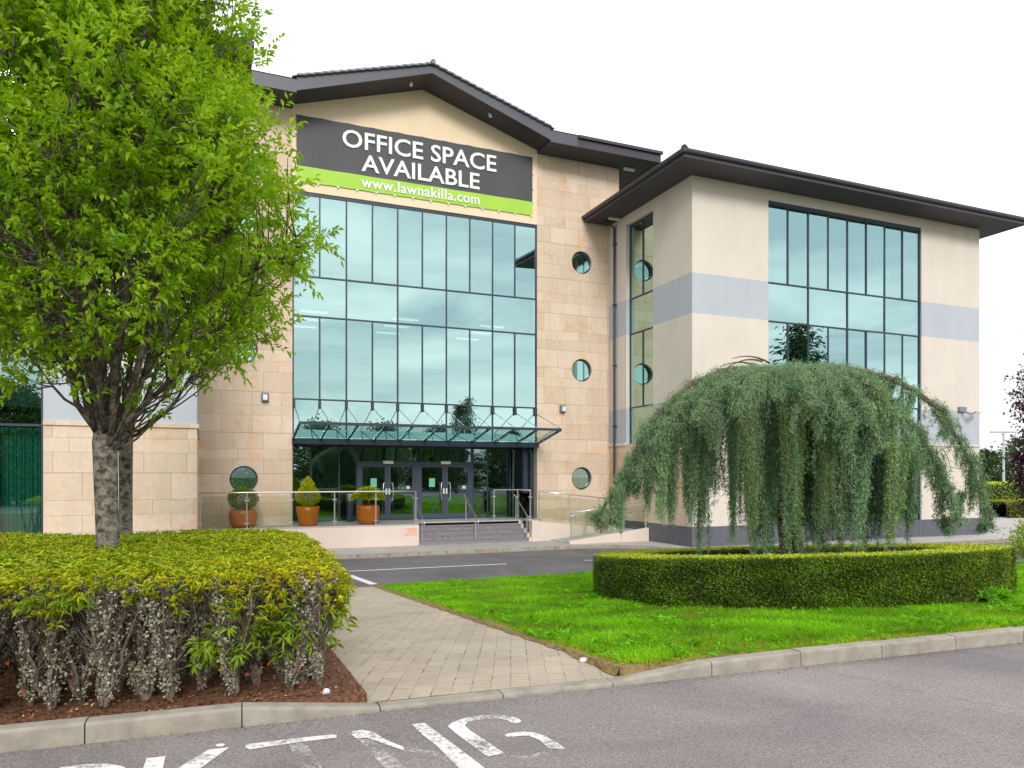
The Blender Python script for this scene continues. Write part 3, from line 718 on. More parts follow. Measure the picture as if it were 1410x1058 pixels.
# vertical blind slats in the upper office, teal curtain in the left wing
m = MB()
for k in range(9):
    s = rxs[4] + .12 + k * .36; h = 1.0 + .14 * k
    m.box(s, s + .14, WV + .5, WV + .51, TA + .05, TA + .05 + h)
m.build('blind', M['blind'], bld)
m = MB(); n = 90; cx0, cx1 = lxs[-1] - .95, lxs[-1] - .05
pts = [(cx0 + (cx1 - cx0) * i / n, LV + .45 + .05 * math.sin(i * .75) + .02 * math.sin(i * 1.9)) for i in range(n + 1)]
for i in range(n): m.quad((*pts[i], .68), (*pts[i+1], .68), (*pts[i+1], TD - .05), (*pts[i], TD - .05))
m.build('curtain', M['curtain'], bld, smooth=True)

# --- entrance: recess, soffit, doors
RV = 1.25
m = MB(); m.box(.0, 9.5, .2, RV + .2, TD - .06, TD - .03); m.build('entrance_soffit', M['soffit'], bld)
m = MB(); m.box(0.0, .06, .3, RV, PL, TD - .06); m.build('entrance_side_panel', M['frame'], bld)
m = MB(); m.box(9.44, 9.5, .3, RV, PL, TD - .06)
m.build('entrance_side_panel', M['frame'], bld)
m = MB(); m.box(9.05, 9.25, .35, .55, PL, TD - .06); m.build('column', M['frame'], bld)
m = MB(); m.tube([(9.32, .18, PL - .3), (9.32, .18, TD - .25), (9.2, .16, TD - .12)], .05, 8); m.build('downpipe', M['frame'], bld)
fr = front(RV)
glazing('entrance_glazing', [.0, .8, 1.84, 2.53], [PL, TD - .06], fr, mat=M['dglass'], heads=.05)
glazing('entrance_glazing', [7.18, 7.84, 8.84, 9.44], [PL, TD - .06], fr, mat=M['dglass'], heads=.05)
glazing('entrance_glazing', [2.53, 4.85, 7.18], [PL + 2.2, TD - .06], fr, mat=M['dglass'], heads=.05)
m = MB()
for s in (2.53, 4.79, 4.87, 7.1): m.box(s, s + .08, RV - .02, RV + .12, PL, PL + 2.17)
m.box(2.53, 7.18, RV - .024, RV + .12, PL + 2.17, PL + 2.27)
m.build('door_frame', M['doorframe'], bld)
for u0, u1 in ((2.61, 4.79), (4.95, 7.1)):
    md = (u0 + u1) / 2
    for k, (a0, a1) in enumerate(((u0, md - .004), (md + .004, u1))):
        m = MB(); z0, z1 = PL + .02, PL + 2.16; st = .11
        for x0, x1, za, zb in ((a0, a0 + st, z0, z1), (a1 - st, a1, z0, z1), (a0 + st, a1 - st, z0, z0 + .2), (a0 + st, a1 - st, z1 - .1, z1)): m.box(x0, x1, RV + .0, RV + .06, za, zb)
        d = m.build('door', M['doorframe'], bld)
        g = MB(); g.quad((a0 + st, RV + .03, z0 + .2), (a1 - st, RV + .03, z0 + .2), (a1 - st, RV + .03, z1 - .1), (a0 + st, RV + .03, z1 - .1)); g.build('pane', M['dglass'], d)
        hx = a1 - .055 if k == 0 else a0 + .055; hz = PL + 1.1; s = -1 if k == 0 else 1
        h = MB(); h.tube([(hx, RV - .01, hz + .33), (hx + s*.04, RV - .07, hz + .36), (hx + s*.12, RV - .08, hz + .33), (hx + s*.14, RV - .08, hz), (hx + s*.12, RV - .08, hz - .33), (hx + s*.04, RV - .07, hz - .36), (hx, RV - .01, hz - .33)], .016, 8)
        h.build('handle', M['steel'], d, smooth=True)
        pt = MB(); pt.box(hx - .03, hx + .03, RV - .008, RV - .001, hz - .1, hz + .12); pt.build('lock_plate', M['white'], d)
        if k == 0:
            n = MB(); cx = (a0 + a1) / 2; n.box(cx - .12, cx + .12, RV + .018, RV + .022, PL + 1.28, PL + 1.62); n.build('notice', M['paper'], d)
        else:
            n = MB(); cx = a1 - st - .17; n.box(cx - .06, cx + .06, RV + .018, RV + .022, PL + 1.2, PL + 1.32); n.build('sticker', M['white'], d)
    m = MB(); m.box(md - .2, md + .2, RV - .12, RV - .03, PL + 2.18, PL + 2.30); m.build('door_sensor', M['white'], bld, bevel=.01)

# --- canopy: glass panes rising outward, hung on rods
can = MB(); zi, zo, yo = 3.74, 4.22, -2.15
can.bar((-.02, -.06, zi - .02), (9.52, -.06, zi - .02), .12, .2)
can.bar((0, yo, zo), (9.5, yo, zo), .07, .09)
for s in bay: can.bar((s, -.1, zi + .05), (s, yo, zo + .0), .06, .09)
cf = can.build('canopy', M['frame'], bld)
g = MB()
for s0, s1 in zip(bay[:-1], bay[1:]): g.quad((s0 + .03, -.12, zi + .11), (s1 - .03, -.12, zi + .11), (s1 - .03, yo + .04, zo + .06), (s0 + .03, yo + .04, zo + .06))
g.build('pane', M['canopyglass'], cf)
g = MB()
for s in bay:
    ss = min(max(s, .06), 9.44)
    g.tube([(ss, -.02, 4.98), (s, yo + .08, zo + .06)], .014, 6); g.box(ss - .035, ss + .035, -.05, .045, 4.9, 5.2)
g.build('hanger_rod', M['frame'], cf)

# --- fixtures on the walls
def wall_light(s, z):
    m = MB(); m.box(s - .13, s + .13, -.05, -.001, z - .17, z + .17); o = m.build('wall_light', M['lamp'], bld, bevel=.01)
    m = MB(); m.box(s - .11, s + .09, -.2, -.05, z - .14, z + .12); m.build('lamp_housing', M['lamp'], o, bevel=.03)
    m = MB(); m.box(s - .08, s + .06, -.212, -.2, z - .1, z + .08); m.build('lens', M['white'], o)
wall_light(-.92, 5.22); wall_light(10.62, 5.22)
m = MB(); m.tube([(WS - .08, -.55, .3), (WS - .08, -.55, WSO - .25), (WS - .5, -.55, WSO - .05)], .05, 10); 
for z in (2, 4.5, 7, 9.5, 12): m.box(WS - .14, WS, -.62, -.48, z, z + .06)
m.build('downpipe', M['frame'], bld)
m = MB(); m.box(WS - .55, WS - .05, -1.0, -.9, WSO - .09, WSO - .01); m.build('floodlight', M['white'], bld)
m = MB(); m.box(SR + .1, SR + .6, -.3, -.18, MS - .1, MS - .01); m.build('floodlight', M['white'], bld)
# security camera with bracket on the far corner of the right wing
m = MB(); cs, cz = WE - .9, 5.15
m.box(cs - .45, cs - .05, WV - .12, WV - .001, cz + .02, cz + .22); m.tube([(cs - .25, WV - .1, cz + .05), (cs - .1, WV - .35, cz - .1), (cs + .05, WV - .45, cz)], .03, 8)
cam_ = m.build('security_camera', M['lamp'], bld)
m = MB(); m.tube([(cs - .05, WV - .6, cz - .06), (cs + .42, WV - .42, cz + .08)], .085, 12); m.build('camera_body', M['white'], cam_)
# dark louvred soffit box over the right wing window
m = MB()
for x, y in ((4.1, .0), (7.2, .0)):
    s = x; z = gz(s) - .10; m.tube([(s, -.7, z + .1), (s, -.75, z - .03)], .06, 10)
m.build('soffit_light', M['white'], bld)

# ------------------------------------------------------------------ banner
ban = empty('banner', tuple(bw(.13, -.03, 12.92)), AL)
tag(ban, 'grey and lime green banner reading OFFICE SPACE AVAILABLE under the gable', 'banner')
BWd = 9.15; bh0, bh1, bh2 = 0.0, .55, 2.36
m = MB(); n = 40
def sag(x): return -.02 * abs(math.sin(x / BWd * math.pi * 10))
for i in range(n):
    xa, xb = BWd * i / n, BWd * (i + 1) / n
    m.quad((xa, -.012 * math.sin(i * .9), bh1), (xb, -.012 * math.sin(i * .9 + .9), bh1), (xb, 0, bh2 + sag(xb)), (xa, 0, bh2 + sag(xa)))
m.build('grey_panel', M['bannergrey'], ban)
m = MB()
for i in range(n):
    xa, xb = BWd * i / n, BWd * (i + 1) / n
    m.quad((xa, 0, -.004 + sag(xa) * -.6), (xb, 0, -.004 + sag(xb) * -.6), (xb, -.012 * math.sin(i * .9 + .9), bh1), (xa, -.012 * math.sin(i * .9), bh1))
m.build('green_strip', M['bannergreen'], ban)
for k in range(14):
    x = .06 + (BWd - .12) * k / 13
    for z in (bh2 + .015, -.02):
        m = MB(); m.box(x - .03, x + .03, -.02, -.002, z - .03, z + .03); m.build('eyelet', M['white'], ban)
for z in (.55, 1.1, 1.7):
    for x in (-.02, BWd + .02):
        m = MB(); m.box(x - .03, x + .03, -.02, -.002, z - .03, z + .03); m.build('eyelet', M['white'], ban)
dg = None
def lettering(txt, x0, x1, z0, cap, ref, name, parent, mat, off=.014, y=-.035, sp=1.0):
    cu = bpy.data.curves.new('text_source', 'FONT'); cu.body = txt; cu.offset = off; cu.resolution_u = 3; cu.extrude = .004; cu.space_character = sp
    o = bpy.data.objects.new('text_source', cu); C.objects.link(o)
    bpy.context.view_layer.update()
    me = bpy.data.meshes.new_from_object(o.evaluated_get(bpy.context.evaluated_depsgraph_get()))
    co = np.empty(len(me.vertices) * 3, dtype=np.float32); me.vertices.foreach_get('co', co); co = co.reshape(-1, 3)
    mn, mx = co.min(0), co.max(0)
    sx = (x1 - x0) / (mx[0] - mn[0]); sz = cap / ref
    nc = np.stack([x0 + (co[:, 0] - mn[0]) * sx, y - co[:, 2], z0 + co[:, 1] * sz], 1)
    me.vertices.foreach_set('co', np.ascontiguousarray(nc, dtype=np.float32).ravel())
    me.materials.clear(); me.materials.append(mat); me.update()
    bpy.data.objects.remove(o); bpy.data.curves.remove(cu)
    me.name = name
    return link(bpy.data.objects.new(name, me), parent)
lettering('OFFICE SPACE', 1.60, 7.58, 1.50, .64, .72, 'lettering', ban, M['bannerwhite'])
lettering('AVAILABLE', 2.29, 6.88, .71, .62, .72, 'lettering', ban, M['bannerwhite'])
lettering('www.lawnakilla.com', 2.29, 6.88, .12, .40, .74, 'lettering', ban, M['bannerwhite'], .016, sp=1.08)

# ------------------------------------------------------------------ terrace, steps, ramp (all in the building frame)
YF = -1.45
ter = empty('entrance_terrace', tuple(BO), AL)
tag(ter, 'raised entrance terrace of pale rendered walls with grey granite steps and a ramp', 'terrace')
m = MB(); m.box(SL + .003, 4.2, YF, YF + .15, 0.0, PL - .05); m.box(4.05, 4.199, YF + .15, -.3, 0, PL - .05); m.build('front_wall', M['wallface'], ter, bevel=.01)
m = MB(); m.box(SL + .004, 4.2, YF + .0, -.002, PL - .05, PL); m.box(4.2, 9.5, -.42, -.002, PL - .05, PL); m.box(.0, 9.5, -.002, RV, PL - .05, PL - .002); m.box(8.85, 12.8, -1.3, -.002, .0, PL - .3)
m.build('terrace_slab', M['slab'], ter)
nr = 5; rise = PL / nr
for k in range(nr - 1):
    m = MB(); y = YF + .255 * k
    m.box(4.203, 8.5, y + .02, -.42 + .0, rise * k, rise * (k + 1) - .03); m.box(4.203, 8.5, y, y + .28, rise * (k + 1) - .03, rise * (k + 1))
    m.build('step', M['step'], ter)
m = MB(); m.box(8.6, 8.86, YF - .05, YF + .25, 0, PL + .02)
for k in range(nr): m.box(8.502, 8.6, YF + .255 * k, -.42, rise * k, rise * (k + 1))
m.build('pier', M['wallface'], ter)
m = MB(); m.prism([(8.862, YF), (12.79, YF), (12.79, YF + .15), (8.862, YF + .15)], 0, lambda x, y: PL - .02 - .1 * (x - 8.86)); m.build('ramp_wall', M['wallface'], ter)
m = MB(); m.prism([(9.4, -3.05), (12.79, -3.05), (12.79, -2.9), (9.4, -2.9)], 0, lambda x, y: .10 + .12 * (x - 9.4)); m.build('ramp_wall', M['wallface'], ter)
m = MB(); m.prism([(8.862, YF + .152), (12.79, YF + .152), (12.79, -.004), (8.862, -.004)], 0, lambda x, y: PL - .06 - .1 * (x - 8.86))
m.prism([(9.4, -2.898), (12.79, -2.898), (12.79, YF - .01), (9.4, YF - .01)], 0, lambda x, y: .03 + .105 * (x - 9.4)); m.build('ramp', M['slab'], ter)
# faded orange stencilled lines on the wall end
m = MB()
for k, (x0, x1, z, h) in enumerate(((3.72, 4.12, .60, .04), (3.80, 4.14, .53, .045), (3.74, 4.12, .46, .045), (3.68, 4.14, .38, .04))):
    x = x0
    while x < x1:
        w = random.uniform(.025, .06); m.box(x, min(x + w, x1), YF - .004, YF - .0005, z, z + h * random.uniform(.7, 1)); x += w + .014
m.build('stencilled_notice', M['orange'], ter)

def post(par, s, y, z0, z1, clamps=True):
    m = MB(); m.tube([(s, y, z0), (s, y, z1)], .024, 10); m.tube([(s, y, z0), (s, y, z0 + .012)], .05, 12)
    if clamps:
        for zz in (z0 + .16, z1 - .24): m.box(s - .075, s + .075, y - .018, y + .018, zz - .02, zz + .02)
    return m.build('post', M['steel'], par)
def balustrade(label, pts, h=1.15, group='glass balustrades of the terrace'):
    o = empty('glass_balustrade', tuple(BO), AL); tag(o, label, 'balustrade', group)
    for p in pts: post(o, p[0], p[1], p[2], p[2] + h)
    m = MB(); m.tube([(p[0], p[1], p[2] + h + .02) for p in pts], .028, 10); m.build('top_rail', M['steel'], o, smooth=True)
    g = MB()
    for p, q in zip(pts[:-1], pts[1:]):
        d = Vector((q[0] - p[0], q[1] - p[1], 0)).normalized() * .05
        a0 = (p[0] + d.x, p[1] + d.y, p[2] + .1); b0 = (q[0] - d.x, q[1] - d.y, q[2] + .1)
        a1 = (*a0[:2], p[2] + h - .09); b1 = (*b0[:2], q[2] + h - .09)
        n = Vector((-d.y, d.x, 0)).normalized() * .006
        vs = [Vector(v) + n * sg for sg in (-1, 1) for v in (a0, b0, b1, a1)]
        g.add(vs, [(0,1,2,3),(7,6,5,4),(0,4,5,1),(1,5,6,2),(2,6,7,3),(3,7,4,0)])
    g.build('glass_panel', M['clear'], o); return o
yb = YF + .075
balustrade('long level glass balustrade in front of the three orange plant pots', [(-3.0, yb, PL), (-1.59, yb, PL), (-.18, yb, PL), (1.24, yb, PL), (2.66, yb, PL), (4.1, yb, PL)])
balustrade('short level glass balustrade at the top right corner of the grey steps', [(7.55, -.22, PL), (8.55, -.22, PL), (8.6, yb + .05, PL)])
balustrade('sloping glass balustrade along the upper ramp under the right round window', [(8.95, yb, PL), (10.25, yb, PL - .13), (11.55, yb, PL - .26), (12.7, yb, PL - .38)], 1.1)
balustrade('low sloping glass balustrade of the lower ramp partly hidden by the weeping cedar', [(9.5, -2.97, .1), (10.6, -2.97, .24), (11.7, -2.97, .37), (12.7, -2.97, .49)], 1.0)
def handrail(label, s, y0=-.25):
    o = empty('handrail', tuple(BO), AL); tag(o, label, 'handrail', 'handrails on the entrance steps')
    yt = y0; yl = YF - .12; sl = PL / 1.15
    zt = PL + .95; zb = zt - (yt - yl) * .62
    m = MB(); m.tube([(s, yt + .12, zt - .1), (s, yt + .14, zt - .03), (s, yt + .06, zt + .01), (s, yt, zt), (s, yl, zb), (s, yl - .14, zb - .04), (s, yl - .16, zb - .1), (s, yl - .12, zb - .16)], .024, 10)
    m.build('rail', M['steel'], o, smooth=True)
    for y in (yt - .1, yl + .15):
        zg = max(0.0, min(PL, PL - (-.42 - y) / .255 * rise)) if y < -.42 else PL
        m = MB(); m.tube([(s, y, max(0, math.floor(zg / rise) * rise)), (s, y, zt - (yt - y) * .62 - .02)], .022, 10); m.build('post', M['steel'], o)
handrail('steel handrail at the left edge of the grey steps', 4.32); handrail('steel handrail standing alone in the middle of the grey steps', 6.35); handrail('steel handrail at the right edge of the grey steps', 8.42)
for s, y, z, lb in ((10.2, YF - .25, .95, 'upper of the two bent steel handrails along the lower ramp'), (11.2, YF - .55, .9, 'lower of the two bent steel handrails along the lower ramp')):
    o = empty('handrail', tuple(BO), AL); tag(o, lb, 'handrail', 'handrails on the ramp')
    m = MB(); m.tube([(s, y, z - .12), (s - .03, y, z - .05), (s, y, z), (s + .12, y, z + .02), (12.7, y, z + .1 * (12.7 - s))], .022, 10); m.build('rail', M['steel'], o, smooth=True)
    m = MB(); m.tube([(s + .6, y, .1), (s + .6, y, z + .06)], .02, 8); m.build('post', M['steel'], o)
# ash bin by the doors
o = empty('litter_bin', tuple(bw(2.15, .75, PL)), AL); tag(o, 'slim dark cylindrical bin with a steel top beside the entrance doors', 'bin')
m = MB(); m.lathe([(.13, 0), (.13, .78), (.12, .8)], n=20); m.build('body', M['frame'], o, smooth=False)
m = MB(); m.lathe([(.125, .8), (.13, .82), (.13, 1.02), (.11, 1.05)], n=20); m.build('top', M['steel'], o)

# ------------------------------------------------------------------ planters
def leaf_ball(n, shape, mat, name, parent, L, W, c0, c1, up=.4, droop=.1):
    P = rdir(n) * (rng.random((n, 1)) ** .22); P = shape(P)
    ctr = P.mean(0); D = norm(P - ctr + rng.normal(size=P.shape) * .25 * np.abs(P - ctr).mean() * 2 + np.array([0, 0, up * .2]))
    t = rng.random((n, 1)); k = rng.random((n, 1)) * .5 + .7
    tint = (np.array(c0) * (1 - t) + np.array(c1) * t) * k
    return leaves(name, P, D, rdir(n), L * (.7 + .6 * rng.random(n)), W, mat, parent, tint, .3, droop)
def planter(s, y, r, h, kind, label, prof):
    o = empty('potted_shrub', tuple(bw(s, y, PL)), AL); tag(o, label, 'potted shrub', 'orange pots on the terrace')
    m = MB(); m.lathe([(prof[0] * r, 0)] + [(f * r, z * h) for f, z in prof[1:]] + [(r * .86, h), (r * .84, h * .9)], n=32); m.build('pot', M['pot'], o, smooth=True)
    m = MB(); m.lathe([(r * .5, h * .88), (r * .83, h * .93)], n=20); m.build('soil', M['soil'], o)
    st = MB(); st.tube([(0, 0, h * .9), (.02, 0, h + .25)], .035, 8)
    if kind == 'ball':
        st.build('stem', M['twig'], o)
        leaf_ball(2600, lambda P: np.stack([P[:, 0] * .46, P[:, 1] * .46, h + .36 + P[:, 2] * .34], 1) * np.array([1, 1, 1]), M['hleaf'], 'foliage', o, .07, .035, (.35, .55, .5), (.75, .8, .7))
    elif kind == 'cone':
        st.build('stem', M['twig'], o)
        def sh(P):
            z = (P[:, 2] + 1) / 2; z = z ** 1.25; q = np.interp(z, [0, .15, .5, .62, .75, .95, 1], [.30, .40, .30, .20, .23, .14, .03])
            return np.stack([P[:, 0] * q * 1.15, P[:, 1] * q * 1.15, h + .02 + z * .98], 1)
        leaf_ball(3200, sh, M['hleaf'], 'foliage', o, .07, .022, (.8, .85, .5), (1.9, 1.6, .6), 2)
    else:
        st.build('stem', M['twig'], o)
        leaf_ball(2800, lambda P: np.stack([P[:, 0] * .54, P[:, 1] * .54, h + .42 - .5 * (P[:, 0] ** 2 + P[:, 1] ** 2) * .42 + np.abs(P[:, 2]) * .2], 1), M['hleaf'], 'foliage', o, .12, .022, (.9, .95, .5), (1.9, 1.6, .6), 1, .35)
planter(-1.68, -.85, .45, .6, 'ball', 'wide rounded orange pot with a dull green ball shrub under the round window', [.72, (.9, .2), (1.0, .5), (1.0, .8), (.94, .97)])
planter(.42, -.85, .40, .68, 'cone', 'tapered orange pot with an upright golden conifer', [.66, (.74, .1), (.9, .6), (1.0, .94)])
planter(2.5, -.85, .41, .68, 'flat', 'barrel shaped orange pot with a spreading yellow shrub before the doors', [.66, (.86, .15), (1.0, .5), (.99, .85), (.95, .97)])

# ------------------------------------------------------------------ trees
def bez(p0, p1, p2, n):
    t = np.linspace(0, 1, n)[:, None]; return (1 - t) ** 2 * p0 + 2 * t * (1 - t) * p1 + t * t * p2
def vase_tree(name, label, base, z0, fork, r_trunk, prof, nlimb, nclu, seed, lean=(0, 0), leafscale=1.0, group=None, twigs=True, shoots=3, per=12, mat='leaf', c0=(.55, .70, .8), c1=(1.55, 1.25, .9)):
    """prof: (height over base, crown radius); limbs rise from the fork and fill the crown"""
    global rng
    keep = rng; rng = np.random.default_rng(seed)
    o = empty(name, (base[0], base[1], z0)); tag(o, label, 'tree', group)
    hz = np.array([p[0] for p in prof]); hr = np.array([p[1] for p in prof]); zlo, zhi = hz[0], hz[-1]
    rad = lambda z: np.interp(z, hz, hr)
    F_ = np.array([lean[0], lean[1], fork])
    m = MB()
    tp = [(0, 0, -.3), (0, 0, 0), (lean[0] * .3, lean[1] * .3, fork * .33), (lean[0] * .75, lean[1] * .7, fork * .68), (lean[0], lean[1], fork), (lean[0] * 1.05, lean[1] * 1.05, fork + .35)]
    m.tube(tp, [r_trunk * 1.25, r_trunk * 1.12, r_trunk, r_trunk * .96, r_trunk * 1.04, r_trunk * .6], 16)
    m.build('trunk', M['bark'], o, smooth=True)
    net = []; lb = MB()
    for i in range(nlimb):
        w = 2 * math.pi * (i + rng.random() * .7) / nlimb * 1.0
        zt = zlo + (zhi - zlo) * (.25 + .7 * ((i * .618) % 1)); rr = rad(zt) * (.35 + .5 * rng.random())
        E = np.array([lean[0] + math.cos(w) * rr, lean[1] + math.sin(w) * rr, zt])
        S = F_ + np.array([math.cos(w) * r_trunk * .5, math.sin(w) * r_trunk * .5, rng.uniform(-.15, .25)])
        Md = S + np.array([math.cos(w) * rr * .75, math.sin(w) * rr * .75, (zt - fork) * .33])
        pts = bez(S, Md, E, 12); pts[1:-1] += rng.normal(size=(10, 3)) * .03
        lb.tube(pts, list(np.linspace(r_trunk * .32, .009, 12)), 7); net.append(pts)
        for k in range(7):
            j = int(rng.integers(3, 11)); S2 = pts[j]
            w2 = w + rng.normal() * .9; ln = rng.uniform(.5, 1.25)
            E2 = S2 + np.array([math.cos(w2) * ln * .7, math.sin(w2) * ln * .7, ln * rng.uniform(.35, .95)])
            q = bez(S2, (S2 + E2) / 2 + np.array([math.cos(w2), math.sin(w2), -.4]) * .12, E2, 7)
            lb.tube(q, list(np.linspace(r_trunk * .13, .006, 7)), 5); net.append(q)
    for i in range(nlimb):        # thin low shoots about the fork
        w = rng.random() * 6.28; ln = rng.uniform(.6, 1.9)
        s0 = F_ + np.array([0, 0, rng.uniform(-.15, .35)]); q = bez(s0, s0 + np.array([math.cos(w) * ln * .45, math.sin(w) * ln * .45, .12 + .1 * ln]), s0 + np.array([math.cos(w) * ln * .75, math.sin(w) * ln * .75, ln * rng.uniform(.6, .95)]), 9)
        q[2:-1] += rng.normal(size=(6, 3)) * .015
        lb.tube(q, list(np.linspace(rng.uniform(.012, .022), .004, 9)), 5); net.append(q)
    NP = np.concatenate(net)
    # shoot centres
    z = zlo + (zhi - zlo) * rng.beta(1.25, 1.35, nclu * 2); w = rng.random(nclu * 2) * 6.283
    lump = .86 + .14 * np.sin(3 * w + z * 2.3 + seed) + .08 * np.sin(7 * w - z * 3.1) + .05 * rng.normal(size=nclu * 2)
    f = rng.random(nclu * 2) ** .42
    P = np.stack([lean[0] + np.cos(w) * rad(z) * f * lump, lean[1] + np.sin(w) * rad(z) * f * lump, z], 1)
    keepm = (rng.random(nclu * 2) < np.interp((z - zlo) / (zhi - zlo), [0, .12, .3, 1], [.10, .45, 1, 1])) & ~((f < .55) & (z < zlo + .35 * (zhi - zlo)))
    keepm &= (lump * f < 1.06) & ((z > zlo + 1.05 - .85 * f * lump) | (rng.random(nclu * 2) < .10))
    P = P[keepm][:nclu]
    d = np.linalg.norm((P[:, None, :] - NP[None, :, :]) * np.array([1, 1, 1.0]) + np.array([0, 0, -.25]), axis=2); near = NP[d.argmin(1)]
    if twigs:
        for p, q in zip(P, near):
            mid = (p + q) / 2 + np.array([0, 0, -.08]) + rng.normal(size=3) * .04
            lb.tube(bez(q, mid, p, 5), list(np.linspace(.009, .003, 5)), 4, caps=False)
    lb.build('branches', M['twig'], o, smooth=True)
    n = len(P) * shoots
    Q = np.repeat(P, shoots, 0); rad_out = norm(Q - np.array([lean[0], lean[1], 0]) * np.array([1, 1, 0]) - np.array([0, 0, 1]) * (Q[:, 2:3] * .0 + zlo + .45 * (zhi - zlo)))
    SD = norm(rad_out * .55 + np.array([0, 0, .55]) + rng.normal(size=(n, 3)) * .55); SL_ = rng.uniform(.16, .36, n)
    k = per; f = np.tile(np.linspace(.1, 1.0, k), n)
    PD = np.repeat(SD, k, 0); PB = np.repeat(Q, k, 0) + PD * (np.repeat(SL_, k) * f)[:, None]
    side = norm(np.cross(PD, rng.normal(size=(n * k, 3))))
    spread = np.where(f > .95, .2, 1.0)[:, None]
    LD = norm(PD * .75 + side * spread * rng.uniform(.6, 1.2, (n * k, 1)) + np.array([0, 0, -.12]))
    LN = norm(np.array([0, 0, 1.0]) + .55 * rng.normal(size=(n * k, 3)))
    t = np.repeat(rng.random((n, 1)), k, 0) * .5 + np.repeat(np.repeat(rng.random((len(P), 1)), shoots, 0), k, 0) * .25 + rng.random((n * k, 1)) * .25
    tint = np.array(c0) * (1 - t) + np.array(c1) * t
    leaves('crown', PB, LD, LN, leafscale * rng.uniform(.05, .098, n * k), leafscale * rng.uniform(.026, .044, n * k), M[mat], o, tint, .35, .12)
    rng = keep
    return o
def zi_at(x, y): return float(isl(a_t(x, y)[1]))
profA = [(2.35, .5), (2.55, .85), (2.95, 1.2), (3.2, 1.6), (3.6, 1.8), (4.1, 2.0), (4.5, 2.12), (4.8, 2.0), (5.1, 1.72), (5.6, 1.50), (6.2, 1.42), (6.7, 1.28), (7.3, .95), (7.9, .5), (8.2, .1)]
zA = zi_at(-3.95, 7.3)
vase_tree('broadleaf_tree', 'nearer bright green tree with a lichen spotted trunk rising out of the clipped shrubs', (-3.95, 7.3), zA, 2.1, .108, profA, 16, 2800, 11, (-.07, 0), 1.0, 'trees in the shrub bed')
zB = zi_at(-5.1, 9.8)
vase_tree('broadleaf_tree', 'farther green tree with a thin dark trunk just behind the lichen spotted trunk', (-5.12, 9.8), zB, 2.6, .085, [(p[0] + .5, p[1] * .92) for p in profA], 13, 1500, 23, (0, 0), 1.1, 'trees in the shrub bed')

# ------------------------------------------------------------------ shrub bed hedge (clipped top, bare lichened stems)
hed = empty('clipped_shrub_hedge', at(0, .5, .1)); tag(hed, 'flat clipped hedge with yellow green top and bare lichen covered stems around the two trees', 'hedge')
H0 = Vector(at(0, .5, .1)); loc = lambda P: np.asarray(P) - np.array(H0)
def back_t(a): return 5.25 - .32 * (a - 1.9)
def top_z(a, t): return .985 - .018 * t + .018 * np.sin(a * 2.1 + t) + .012 * np.sin(t * 4.3 + a * 3)
sm = MB(); lich = []; twl = []; sprP = []; sprD = []
shr = []
a = -4.6
while a < 2.0:
    t = .52
    while t < back_t(a) - .2:
        shr.append((a + rng.uniform(-.13, .13), t + rng.uniform(-.1, .12))); t += .26 if t < 1.2 else .42
    a += .31
for a, t in shr:
    if a > 1.86: a = 1.84
    b = np.array(at(a, t, float(isl(t)) - .03)); vis = (t < 1.15) or (a > 1.35)
    ns = int(rng.integers(5, 9)) if vis else 3
    bend = rng.normal(size=2) * .04
    for k in range(ns):
        w = rng.random() * 6.28; sp = rng.uniform(.06, .34)
        ea, et = a + sp * math.cos(w), max(.42, t + sp * math.sin(w)); ea = min(ea, 2.0)
        e = np.array(at(ea, et, float(top_z(ea, et)) - .06))
        mid = b * .55 + e * .45 + np.array([bend[0] + rng.normal() * .03, bend[1], -.05])
        q = bez(b, mid, e, 9); q[1:-1] += rng.normal(size=(7, 3)) * .014
        q = loc(q)
        sm.tube(q, list(np.linspace(rng.uniform(.012, .022), .005, 9)), 5, caps=False)
        if vis:
            for j in range(3, 8):
                for _ in range(3):
                    tw = rng.random() * 6.28; ln = rng.uniform(.1, .28)
                    e2 = q[j] + np.array([math.cos(tw) * ln * .55, math.sin(tw) * ln * .55, ln * rng.uniform(.5, 1.1)])
                    e2[2] = min(e2[2], float(top_z(ea, et)) - .12 - .1)
                    sm.tube(bez(q[j], (q[j] + e2) / 2 + rng.normal(size=3) * .02, e2, 4), [.005, .004, .003, .002], 3, caps=False)
            # lichen tufts
            amt = int(rng.integers(10, 105)) if rng.random() < .78 else 5
            for _ in range(amt):
                f = rng.uniform(.12, .95) * 8; i0 = min(7, int(f)); p = q[i0] + (q[i0 + 1] - q[i0]) * (f - i0)
                lich.append(p + rng.normal(size=3) * .014)
sm.build('branches', M['stemwood'], hed, smooth=True)
LP = np.array(lich); n = len(LP); LP = np.repeat(LP, 4, 0) + rng.normal(size=(n * 4, 3)) * .009
tn = rng.uniform(.55, 1.25, (n * 4, 1)) * (np.array([1, 1, .92]) + rng.normal(size=(n * 4, 3)) * .05)
leaves('lichen', LP, rdir(n * 4), rdir(n * 4), rng.uniform(.010, .034, n * 4), rng.uniform(.008, .026, n * 4), M['lichen'], hed, tn, .5)
